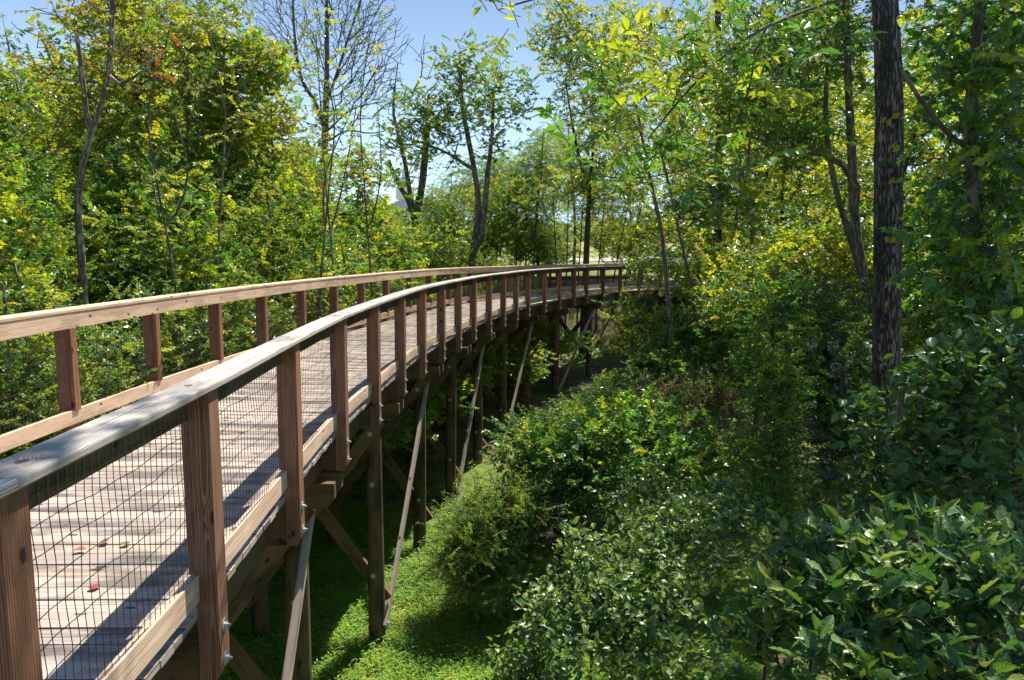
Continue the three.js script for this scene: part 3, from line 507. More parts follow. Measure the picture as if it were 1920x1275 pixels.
// --- the bare tree and the trees before the sky
{
  const t = grow({ name: 'bare_tree', label: 'tall leafless tree with a wide fan of grey twigs against the sky', seed: 61, tip: 0.0125, step: 0.55, power: 2.9, wander: 0.2, rise: 0.3, balance: 1.6, bark: M.barkGrey, trunks: [{ px: [[596, 515, 45], [602, 420, 45], [606, 330, 45], [610, 240, 45], [613, 120, 45], [612, -60, 45]], r0: 0.36, r1: 0.07 }, { px: [[606, 235, 45], [590, 190, 44.5], [566, 150, 44], [552, 60, 44], [548, -60, 43.5]], r0: 0.14, r1: 0.04, from: 1 }, { px: [[610, 200, 45], [634, 130, 45.5], [660, 50, 46], [690, -40, 46]], r0: 0.1, r1: 0.035, from: 1 }, { px: [[609, 270, 45], [650, 245, 45], [695, 250, 45], [735, 242, 45]], r0: 0.07, r1: 0.025, from: 1 }, { px: [[610, 250, 45], [660, 205, 44.5], [720, 190, 44]], r0: 0.07, r1: 0.025, from: 1 }],
    blobs: [[600, 40, 45, 115, 125, 4, 620, 1], [690, 60, 45.5, 75, 110, 3.5, 560, 1], [690, 165, 45, 75, 60, 3, 320, 1], [520, 50, 44, 60, 115, 3, 260, 1], [600, -120, 45, 140, 90, 4, 160, 1]] });
  const r = rng(9), vine = [], clump = [];
  for (let k = 0; k < 150; k++) { const y = 500 - 290 * r(), q = sight(604 + 26 * (r() - 0.5), y, 44.6 + 0.8 * (r() - 0.5)); vine.push({ p: V3(...q).sub(t.position), s: 1.3 }); }
  foliage(t, 'vine', 'broad', vine, 'wood', 31);
  for (let k = 0; k < 70; k++) { const q = sight(632 + 16 * (r() + r() - 1), 213 + 20 * (r() + r() - 1), 44.6 + 1.0 * (r() - 0.5)); clump.push({ p: V3(...q).sub(t.position), s: 0.9 }); }
  foliage(t, 'mistletoe', 'small', clump, 'shade', 32);
}
grow({ name: 'maple_tree', label: 'double trunked maple with a round green crown against the sky', seed: 63, tip: 0.011, step: 0.7, bark: M.barkPale, trunks: [{ px: [[884, 520, 32], [886, 480, 32], [894, 430, 32], [897, 385, 32], [890, 320, 32], [878, 260, 32], [866, 190, 32], [862, 100, 32]], r0: 0.26, r1: 0.06 }, { px: [[899, 480, 31.9], [908, 400, 31.8], [914, 330, 31.8], [922, 260, 31.8], [926, 170, 31.8]], r0: 0.17, r1: 0.05, from: 1 }, { px: [[890, 325, 32], [862, 300, 31.5], [820, 278, 31.3], [775, 262, 31]], r0: 0.09, r1: 0.03, from: 1 }],
  blobs: [[878, 120, 32, 66, 60, 1.5, 90], [905, 180, 32, 90, 46, 2, 90], [790, 200, 31.5, 60, 42, 1.4, 70], [850, 230, 31, 85, 46, 1.8, 90], [755, 262, 31, 52, 46, 1.2, 60], [930, 270, 32, 40, 36, 1, 26], [960, 205, 32.5, 45, 38, 1.2, 34], [740, 330, 31.5, 36, 30, 1, 18], [840, 290, 31, 50, 25, 1, 16], [985, 160, 32.5, 30, 30, 0.9, 14]], leaf: 'broad', k: 2.3, pal: 'maple', ls: 0.95, spread: 0.36 });
grow({ name: 'broken_tree', label: 'leaning forked snag with broken tops and a vine wrapped stem', seed: 64, tip: 0.014, step: 0.7, bark: M.barkGrey, trunks: [{ px: [[786, 500, 37], [778, 430, 37], [770, 385, 37], [742, 335, 37], [728, 300, 37]], r0: 0.3, r1: 0.1 }, { px: [[776, 415, 37], [791, 350, 37], [797, 290, 37], [802, 230, 37]], r0: 0.22, r1: 0.14, from: 1 }, { px: [[772, 390, 37], [764, 330, 37], [752, 270, 37], [738, 215, 37], [740, 165, 37]], r0: 0.14, r1: 0.06, from: 1 }], blobs: [[735, 160, 37, 40, 60, 1.4, 26, 1], [790, 110, 37, 45, 40, 1.4, 30, 1], [794, 310, 37, 14, 60, 0.3, 26]], leaf: 'small', k: 3, pal: 'under', ls: 1.6 });
const soft = (label, seed, px, z, blobs, leaf, pal, r0 = 0.12, bk = M.barkDark, group) => grow({ name: 'soft_tree', label, seed, tip: 0.009, step: 0.7, bark: bk, trunks: [{ px: px.map(([a, b]) => [a, b, z]), r0, r1: 0.03 }], blobs: blobs.map((b) => [b[0], b[1], z + (b[6] ?? 0), b[2], b[3], b[4], b[5]]), leaf, k: 5, pal, ls: 1.6, spread: 0.5, rise: 0.4, group });
soft('feathery pale green willow to the right of the maple', 70, [[1010, 520], [1006, 430], [1012, 340], [1020, 240]], 41, [[1010, 330, 55, 90, 2, 120], [960, 380, 50, 70, 1.8, 80], [1000, 450, 60, 50, 2, 70]], 'willow', 'willow');
soft('taller feathery willow behind the first one', 71, [[1075, 520], [1078, 430], [1072, 330], [1066, 240]], 47, [[1060, 310, 65, 90, 2.5, 130], [1120, 370, 60, 80, 2.5, 100], [1160, 420, 60, 60, 2, 60]], 'willow', 'willow');
soft('soft green tree beyond the road end right of the dark trunk', 76, [[1180, 520], [1184, 430], [1176, 330], [1180, 220]], 50, [[1180, 300, 80, 110, 2.5, 150], [1230, 390, 70, 60, 2.5, 80], [1150, 200, 70, 80, 2.5, 90]], 'small', 'wood');
soft('light green tree between the leaning stems and the dark trunk at the bridge end', 77, [[1300, 520], [1302, 430], [1310, 330], [1296, 230]], 44, [[1300, 330, 70, 110, 2.2, 140], [1330, 430, 50, 50, 2, 60], [1270, 230, 70, 80, 2.2, 90]], 'oval', 'rightGold');
soft('low lime bush between the thin stems beyond the far railing', 78, [[1030, 540], [1032, 500], [1030, 470]], 42, [[1030, 470, 50, 28, 1.4, 80], [975, 455, 45, 40, 1.4, 70]], 'small', 'willow');
soft('low yellow green bush beside the parked car', 79, [[1190, 540], [1192, 500], [1190, 460]], 43, [[1180, 462, 40, 30, 1.4, 60], [1215, 440, 40, 50, 1.4, 60], [1128, 450, 34, 40, 1.4, 50]], 'small', 'rightGold');
soft('tall leafy green tree filling the gap right of the parked car', 80, [[1330, 540], [1332, 460], [1325, 380]], 40, [[1330, 420, 50, 70, 1.6, 110], [1290, 390, 50, 50, 1.6, 70], [1345, 500, 50, 30, 1.4, 50]], 'oval', 'rightGold');
soft('soft green tree closing the sky behind the maple trunks', 81, [[850, 520], [852, 420], [846, 340]], 48, [[870, 360, 60, 50, 2, 90], [930, 330, 60, 60, 2, 90]], 'willow', 'willow');
soft('rounded lime green bush tree left of the maple trunk', 72, [[845, 520], [842, 470], [840, 400]], 37, [[840, 410, 50, 55, 1.6, 90], [820, 460, 60, 40, 1.6, 70]], 'small', 'willow');
soft('dark green bush tree close behind the maple trunk', 73, [[930, 520], [932, 460], [935, 380]], 38, [[935, 400, 50, 70, 1.6, 100], [905, 470, 50, 40, 1.4, 60]], 'small', 'maple');
soft('wide yellow green bush beneath the snag', 74, [[740, 520], [742, 470], [740, 430]], 40, [[735, 450, 60, 40, 2, 80], [690, 430, 50, 40, 2, 60], [780, 470, 40, 35, 1.6, 50]], 'oval', 'wood');
grow({ name: 'pine_trunk_tree', label: 'dark straight trunk with a thin yellow crown beyond the far railing', seed: 75, tip: 0.009, step: 0.7, bark: M.barkRed, trunks: [{ px: [[1098, 520, 36], [1101, 440, 36], [1104, 380, 36], [1110, 300, 36], [1118, 220, 36]], r0: 0.27, r1: 0.04 }, { px: [[1104, 360, 36], [1080, 270, 36], [1060, 150, 36]], r0: 0.1, r1: 0.03, from: 1 }], blobs: [[1110, 120, 36, 90, 100, 2.4, 130], [1050, 60, 36, 60, 70, 2, 80], [1180, 80, 36, 70, 90, 2.4, 90], [1130, 250, 36, 90, 70, 2, 90], [1190, 330, 36, 60, 60, 2, 60], [1090, 340, 36, 50, 40, 1.5, 40]], leaf: 'oval', k: 3.2, pal: 'rightGold', ls: 1.5, spread: 0.5 });
{
  // thin stems before the bright field
  const lab = 'thin dark stem standing against the bright field beyond the far railing', grp = 'thin stems beyond the far railing';
  [[968, 0], [1000, 6], [1045, -8], [1062, 4], [1084, 10], [1150, 30], [1172, 34], [1120, 14], [985, 3]].forEach(([x, lean], i) => grow({ name: 'thin_tree', label: lab, group: grp, seed: 180 + i, tip: 0.007, step: 0.7, bark: M.barkDark, trunks: [{ px: [[x, 530, 37 + i % 3], [x + lean * 0.5, 450, 37 + i % 3], [x + lean, 370, 37 + i % 3]], r0: 0.055, r1: 0.02 }], blobs: [[x + lean, 370, 37 + i % 3, 26, 45, 0.8, 22], [x + lean * 0.6, 440, 37 + i % 3, 26, 30, 0.8, 10]], leaf: 'small', k: 2, pal: 'rightGold', ls: 1.5 }));
}
// --- right side
{
  const t = grow({ name: 'big_tree', label: 'large dark trunk with ridged bark and yellow vine leaves on the right', seed: 81, tip: 0.009, step: 0.55, sides: 20, flare: 0.5, bark: M.barkBig, trunks: [{ px: [[1668, 1050, 9.3], [1664, 780, 9.3], [1662, 600, 9.3], [1666, 400, 9.3], [1668, 250, 9.3], [1664, 90, 9.3], [1655, -60, 9.3], [1640, -300, 9.3], [1660, -650, 9.3]], r0: 0.205, r1: 0.13 }],
    world: [[6.4, 9.6, 11.4, 2.6, 1.4, 2.6, 90], [3.4, 9.6, 8.8, 1.6, 0.9, 1.4, 14], [1.4, 8.4, 7.0, 1.9, 0.9, 1.9, 30], [8.2, 7.8, 10.5, 2.4, 1.6, 2.4, 90], [0.2, 8.6, 6.4, 1.4, 0.7, 1.5, 20], [6.8, 8.5, 14.0, 3.0, 1.6, 2.6, 110]], leaf: 'oval', k: 3.2, pal: 'right', ls: 1.2, spread: 0.4 });
  const r = rng(17), vl = [[1668, 215, 1], [1654, 226, 2], [1645, 222, 2], [1660, 268, 3], [1668, 274, 1], [1676, 296, 0], [1659, 333, 1], [1672, 332, 1], [1650, 296, 0], [1682, 345, 0], [1680, 404, 1], [1650, 441, 2], [1662, 442, 2], [1640, 300, 0], [1690, 235, 0], [1644, 470, 0], [1652, 700, 0], [1672, 680, 0], [1647, 560, 2], [1684, 606, 2], [1637, 100, 0], [1690, 100, 0], [1645, 160, 0], [1688, 520, 0]];
  const leafG = spray(44, { n: 1, twig: 0.02, L: 0.1, W: 0.075, fold: 0.1, droop: 0.3, tint: 0 });
  const cols = [[0.08, 0.2, 0.03], [0.5, 0.48, 0.04], [0.55, 0.4, 0.06], [0.6, 0.3, 0.16]].map((c) => { const m = LM.thin.clone(); m.vertexColors = false; m.color.setRGB(...c); return m; });
  for (const [x, y, c] of vl) { const q = V3(...sight(x, y, 9.3)), ax = V3(...sight(1665, y, 9.3)); const d = new THREE.Vector3(q.x - ax.x, 0, 0.22).setLength(0.25); const m = add(t, 'vine_leaf', leafG, cols[c]); m.position.set(ax.x + d.x, q.y, ax.z + d.z).sub(t.position); m.rotation.set(1.15 + r() * 0.4, (r() - 0.5) * 0.8, (r() - 0.5) * 2.6); m.scale.setScalar(1.25); }
  const rope = (pts, rad) => { const c = new THREE.CatmullRomCurve3(pts.map(([x, y, off]) => { const q = V3(...sight(x, y, 9.3 - 0.2 + off)); return q.sub(t.position); })); return new THREE.TubeGeometry(c, 40, rad, 6); };
  add(t, 'vine_stem', rope([[1641, 900, 0.1], [1640, 700, 0.06], [1643, 560, 0.02], [1640, 470, 0.05], [1648, 400, 0], [1640, 290, 0.05], [1652, 180, 0], [1641, 60, 0.08], [1640, -120, 0.1]], 0.016), M.barkRed);
  add(t, 'vine_stem', rope([[1655, 860, 0], [1660, 640, -0.02], [1652, 480, 0], [1664, 300, -0.02], [1655, 150, 0], [1662, 0, -0.01]], 0.009), M.barkRed);
}
grow({ name: 'arching_tree', label: 'twin grey trunks with a long arching limb reaching left behind the big trunk', seed: 82, tip: 0.007, step: 0.5, bark: M.barkGrey, trunks: [{ px: [[1640, 760, 13.5], [1625, 560, 13.5], [1603, 420, 13.5], [1598, 300, 13.5], [1592, 180, 13.5], [1586, 0, 13.5], [1590, -200, 13.5]], r0: 0.12, r1: 0.055 }, { px: [[1622, 400, 13.4], [1590, 318, 13.2], [1530, 284, 13], [1450, 292, 12.8], [1392, 322, 12.6], [1345, 378, 12.4], [1290, 425, 12.2]], r0: 0.075, r1: 0.02, from: 1 }, { px: [[1620, 520, 13.6], [1580, 400, 14], [1560, 320, 14.2], [1548, 220, 14.4], [1556, 60, 14.5]], r0: 0.07, r1: 0.035, from: 1 }],
  blobs: [[1480, 90, 14, 130, 110, 2, 120], [1380, 180, 13, 110, 90, 1.6, 80], [1600, 60, 14, 110, 110, 2, 90], [1350, 380, 12.6, 80, 50, 1, 30], [1500, 250, 13.5, 110, 50, 1.5, 50]], leaf: 'oval', k: 3, pal: 'right', ls: 1, spread: 0.35 });
grow({ name: 'leaning_tree', label: 'two slender grey stems leaning left in front of the far end of the boardwalk', seed: 83, tip: 0.006, step: 0.5, bark: M.barkPale, trunks: [{ px: [[1266, 700, 19], [1256, 600, 19], [1247, 500, 19], [1240, 430, 19], [1224, 360, 19], [1208, 280, 19], [1190, 180, 19]], r0: 0.1, r1: 0.03 }, { px: [[1305, 600, 19.3], [1288, 500, 19.2], [1270, 420, 19.2], [1254, 345, 19.1], [1230, 250, 19]], r0: 0.065, r1: 0.03, root: 1 }], blobs: [[1190, 110, 18.5, 110, 90, 1.8, 90], [1280, 200, 19, 90, 90, 1.6, 70], [1160, 260, 18.5, 60, 70, 1.2, 26]], leaf: 'long', k: 2, pal: 'rightGold', ls: 0.9, spread: 0.4 });
grow({ name: 'dark_tree', label: 'upright dark trunk at the end of the boardwalk with hanging foliage', seed: 84, tip: 0.008, step: 0.6, bark: M.barkDark, trunks: [{ px: [[1348, 560, 27], [1346, 470, 27], [1344, 380, 27], [1350, 200, 27], [1345, 0, 27]], r0: 0.24, r1: 0.1 }], blobs: [[1330, 100, 27, 110, 120, 2.6, 110], [1400, 300, 27, 80, 90, 2, 80], [1290, 330, 27, 60, 60, 1.6, 40]], leaf: 'oval', k: 3, pal: 'rightGold', ls: 1.3, spread: 0.45 });
grow({ name: 'ivy_tree', label: 'dense dark leaved tree filling the right edge of the picture', seed: 85, tip: 0.006, step: 0.4, bark: M.barkGrey, trunks: [{ px: [[1850, 800, 8], [1840, 500, 8], [1820, 250, 8], [1850, -100, 8]], r0: 0.12, r1: 0.05 }, { px: [[1830, 300, 8], [1750, 220, 7.8], [1690, 130, 7.6]], r0: 0.035, r1: 0.02, from: 1 }], blobs: [[1830, 120, 8, 110, 150, 0.9, 50], [1860, 360, 7.8, 100, 130, 0.9, 70], [1810, 500, 7.8, 80, 100, 0.8, 36], [1880, 580, 7.6, 70, 110, 0.7, 40], [1900, 80, 7.5, 80, 160, 0.8, 30]], leaf: 'ivy', k: 2.4, pal: 'ivyGreens', ls: 0.72, spread: 0.25 });
grow({ name: 'overhanging_tree', label: 'long leaved twigs hanging into the picture from a tree right of the frame', seed: 88, tip: 0.004, step: 0.16, wander: 0.45, bark: M.barkGrey, foot: [6.2, groundY(6.2, 5.2) - 0.1, 5.2], trunks: [{ px: [[2600, 600, 5.2], [2600, 0, 5.2], [2500, -300, 5.2]], r0: 0.14, r1: 0.06 }, { px: [[2560, -100, 5.2], [2100, -60, 5.6], [1700, -30, 6], [1420, 60, 6.2], [1300, 160, 6.3], [1215, 260, 6.3]], r0: 0.03, r1: 0.008, from: 1 }, { px: [[1700, -30, 6], [1400, -60, 6], [1150, -40, 6], [960, 10, 6]], r0: 0.03, r1: 0.008, from: 1 }, { px: [[1420, 60, 6.2], [1400, 180, 6.4], [1340, 290, 6.5], [1230, 330, 6.6], [1100, 330, 6.6]], r0: 0.011, r1: 0.005, from: 1 }],
  blobs: [[1225, 230, 6.3, 60, 60, 0.4, 14], [1120, 110, 6.2, 100, 70, 0.5, 12], [940, 25, 6, 45, 30, 0.2, 5], [1320, 120, 6.3, 110, 90, 0.6, 22], [1480, 120, 6.2, 120, 110, 0.6, 22], [1160, 310, 6.5, 110, 40, 0.4, 10], [1340, 330, 6.3, 90, 60, 0.5, 8]], leaf: 'long', k: 1, pal: 'right', ls: 0.85, spread: 0.12 });
{
  const protos = [], r = rng(301);
  for (let i = 0; i < 4; i++) { const h = 8 + i; protos.push({ name: 'forest_tree', category: 'tree', seed: 200 + i, tip: 0.007, step: 0.55, bark: i % 2 ? M.barkGrey : M.barkDark, trunks: [{ pts: [[0, 0, 0], [0.2, h * 0.35, 0.2], [-0.1, h * 0.7, -0.1], [0.2, h, 0]], r0: 0.1, r1: 0.02 }], blobs: [[0, h * 0.88, 0, 1.7, 1.6, 1.7, 90], [0.3, h * 0.62, 0.2, 1.9, 1.5, 1.9, 90], [-0.2, h * 0.38, -0.2, 1.8, 1.3, 1.8, 70]], leaf: ['oval', 'broad', 'small', 'oval'][i], k: 3, pal: ['rightGold', 'right', 'rightGold', 'right'][i], ls: [1.15, 1, 1.7, 1.1][i], spread: 0.4 }); }
  const made = [], lab = 'leafy tree in the sunlit wood behind the arching limb', grp = 'trees of the right wood';
  [[8.2, 16, 1.1], [10.6, 17.5, 1.25], [7.2, 20, 1.05], [13, 14, 1.25], [11, 22, 1.35], [14, 20, 1.4], [8.6, 25.5, 1.2], [16.5, 25, 1.6], [12.5, 29, 1.4], [17, 17, 1.5], [9.8, 31, 1.1], [19, 32, 1.7], [14.5, 36, 1.5], [10.2, 13.2, 0.95], [11.5, 40, 1.2], [16, 44, 1.5], [22, 22, 1.7]].forEach(([x, z, s], i) => { const k = i % 4, p = [x, groundY(x, z) - 0.05, z]; if (!made[k]) { made[k] = plant({ ...protos[k], label: lab, group: grp, at: p }); made[k].scale.setScalar(s); } else copyPlant(made[k], lab, p, i * 2.1, s, grp); });
}
// --- shrubs on the right
grow({ name: 'young_tree', label: 'pale curving branches with light green leaves before the far end of the boardwalk', seed: 322, tip: 0.004, step: 0.3, bark: M.barkPale, trunks: [{ px: [[1420, 720, 21], [1415, 600, 21], [1400, 540, 21], [1380, 420, 21], [1400, 330, 21]], r0: 0.06, r1: 0.02 }, { px: [[1408, 565, 21], [1360, 600, 20.8], [1290, 628, 20.5], [1210, 615, 20.4], [1140, 580, 20.3]], r0: 0.03, r1: 0.006, from: 1 }], blobs: [[1190, 590, 20.4, 60, 45, 0.6, 34], [1250, 520, 20.6, 60, 50, 0.7, 34], [1310, 450, 20.8, 70, 60, 0.8, 44], [1230, 440, 20.5, 50, 50, 0.7, 20], [1330, 560, 20.6, 60, 40, 0.7, 30], [1400, 380, 21, 80, 80, 1, 50], [1160, 640, 20.4, 40, 30, 0.5, 14], [1240, 500, 20.6, 70, 40, 0.8, 40], [1310, 510, 21, 60, 50, 0.8, 40]], leaf: 'oval', k: 2.6, pal: 'rightGold', ls: 0.95, spread: 0.25 });
const shrub = (name, label, seed, stems, blobs, leaf, pal, o = {}) => grow({ name, label, category: o.cat ?? 'shrub', seed, tip: 0.004, step: 0.3, bark: o.bark ?? M.barkRed, crownName: 'foliage', stemName: 'stem', trunks: stems.map((s, i) => ({ px: s, r0: 0.03, r1: 0.01, root: i > 0 })), blobs, leaf, k: o.k ?? 3, pal, ls: o.ls ?? 1, spread: o.spread ?? 0.22, group: o.group });
shrub('shrub', 'round leaved shrub in sun on the slope right of the piles', 310, [[[1080, 1000, 13], [1080, 820, 13]], [[1180, 980, 13.5], [1180, 800, 13.5]], [[1000, 1000, 12.5], [1000, 850, 12.5]]], [[1090, 830, 13, 100, 60, 1.1, 90], [1180, 790, 13.5, 90, 50, 1.1, 80], [1000, 850, 12.6, 70, 60, 0.9, 60], [1080, 920, 12.6, 120, 60, 1.0, 80], [1060, 1000, 12.6, 110, 50, 0.9, 60], [1230, 900, 12, 100, 55, 0.8, 80], [1330, 860, 12.4, 70, 55, 0.8, 50], [1250, 850, 13.2, 80, 70, 1, 60]], 'oval', 'slopeGreens', { ls: 1.0 });
shrub('fern_clump', 'fine leaved pale green weed clump beside the piles', 311, [[[880, 1080, 11.5], [880, 980, 11.5]], [[950, 1050, 11.5], [950, 950, 11.5]]], [[905, 985, 11.5, 62, 62, 0.7, 120], [965, 945, 11.7, 45, 55, 0.6, 80], [850, 1035, 11.2, 36, 36, 0.5, 50], [915, 1080, 11.3, 66, 46, 0.7, 110], [975, 1030, 11.6, 46, 46, 0.6, 70]], 'fine', 'weed', { cat: 'weeds', k: 4.5, ls: 1.25, spread: 0.16 });
shrub('bramble', 'dry brown tangle of stems under the sunlit shrub', 312, [[[1050, 1060, 11.8], [1040, 1000, 11.8]]], [[1030, 990, 11.8, 90, 45, 0.6, 70], [1110, 1010, 11.6, 50, 40, 0.5, 40]], 'fine', 'bramble', { cat: 'brambles', k: 3, ls: 1.4 });
shrub('shrub', 'ragged dark green weeds crowding the foot of the far piles', 323, [[[1010, 860, 16], [1010, 800, 16]], [[1060, 800, 19], [1062, 760, 19]], [[1110, 760, 22.5], [1112, 720, 22.5]]], [[1010, 822, 16, 50, 28, 0.8, 70], [1085, 796, 17.5, 55, 30, 0.9, 80], [1120, 768, 20, 50, 28, 1, 70], [1180, 735, 23, 50, 30, 1, 70], [1225, 695, 26, 50, 36, 1.2, 70], [1190, 770, 18, 60, 34, 1, 70]], 'small', 'shrub', { ls: 1.35, k: 4 });
shrub('shrub', 'dark undergrowth behind the piles beneath the boardwalk', 324, [[[980, 760, 24], [980, 690, 24]], [[900, 760, 22], [900, 680, 22]], [[1040, 720, 28], [1040, 660, 28]]], [[970, 680, 25, 70, 40, 1, 90], [890, 690, 22, 70, 40, 1, 90], [1050, 650, 29, 70, 34, 1.2, 90], [820, 740, 18, 60, 40, 0.9, 70], [740, 800, 15, 50, 40, 0.8, 50]], 'oval', 'under', { ls: 1, k: 3 });
shrub('bramble', 'rust coloured dry weeds on top of the bank beyond the sunlit shrub', 313, [[[1250, 800, 16], [1250, 740, 16]]], [[1250, 755, 16, 110, 30, 1, 90], [1340, 765, 15.5, 60, 35, 0.8, 50]], 'fine', 'bramble', { cat: 'weeds', k: 3, ls: 1.8 });
shrub('shrub', 'low bluish green bush beneath the leaning stems', 314, [[[1260, 760, 20], [1260, 620, 20]], [[1340, 760, 20], [1340, 600, 20]]], [[1270, 640, 20, 90, 70, 1.5, 110], [1360, 610, 19.5, 90, 80, 1.5, 110], [1230, 700, 19, 70, 50, 1.2, 60], [1420, 690, 18, 90, 70, 1.4, 90]], 'oval', 'shrub', { ls: 1.1 });
shrub('shrub', 'bush with white seed heads left of the big trunk', 315, [[[1560, 900, 10.5], [1560, 720, 10.5]], [[1480, 900, 11], [1490, 700, 11]]], [[1560, 730, 10.5, 90, 90, 0.9, 100], [1490, 680, 11, 80, 90, 1, 90], [1590, 850, 9.8, 70, 80, 0.7, 60], [1540, 600, 11.5, 90, 70, 1, 70]], 'small', 'vine', { ls: 1.3 });
{
  const t = scene.children[scene.children.length - 1], r = rng(441), g = new THREE.IcosahedronGeometry(0.011, 0), L = [];
  for (let k = 0; k < 60; k++) { const cx = 1500 + 150 * r(), cy = 640 + 230 * r(), z = 9.9 + 0.7 * r(); for (let i = 0; i < 22; i++) L.push(V3(...sight(cx + 20 * (r() - 0.5), cy + 13 * (r() - 0.5), z + 0.08 * r())).sub(t.position)); }
  const m = new THREE.InstancedMesh(g, new THREE.MeshStandardMaterial({ color: 0xc9c4b6, roughness: 1 }), L.length), q = new THREE.Matrix4(); L.forEach((p, i) => m.setMatrixAt(i, q.makeScale(0.6 + r(), 0.6 + r() * 0.8, 0.6 + r()).setPosition(p))); m.name = 'seed_head'; m.userData.kind = 'stuff'; m.castShadow = m.receiveShadow = true; t.add(m);
}
shrub('vine_column', 'dark column of vines draped over a dead stem', 316, [[[1450, 1020, 8.6], [1452, 800, 8.6], [1448, 560, 8.6]]], [[1450, 600, 8.6, 34, 60, 0.2, 40], [1452, 720, 8.6, 40, 80, 0.25, 60], [1450, 850, 8.6, 44, 90, 0.28, 60], [1452, 960, 8.5, 46, 60, 0.3, 40]], 'small', 'shade', { cat: 'vine', ls: 0.95, k: 2.6 });
shrub('shrub', 'leafy thicket in half shade behind the vine column', 319, [[[1420, 800, 14], [1420, 600, 14]], [[1520, 760, 15], [1520, 520, 15]]], [[1420, 560, 14.5, 110, 110, 1.3, 120], [1530, 500, 15, 110, 110, 1.3, 120], [1640, 560, 15, 100, 120, 1.3, 110], [1730, 640, 13, 90, 90, 1.2, 80]], 'oval', 'rightGold', { ls: 1.05 });
shrub('shrub', 'leafy thicket at the right edge behind the ivy dark tree', 320, [[[1800, 800, 11], [1800, 560, 11]]], [[1790, 600, 11, 120, 120, 1.1, 110], [1880, 480, 11, 90, 120, 1.1, 90], [1760, 420, 12, 90, 100, 1.1, 80]], 'oval', 'right', { ls: 1.0 });
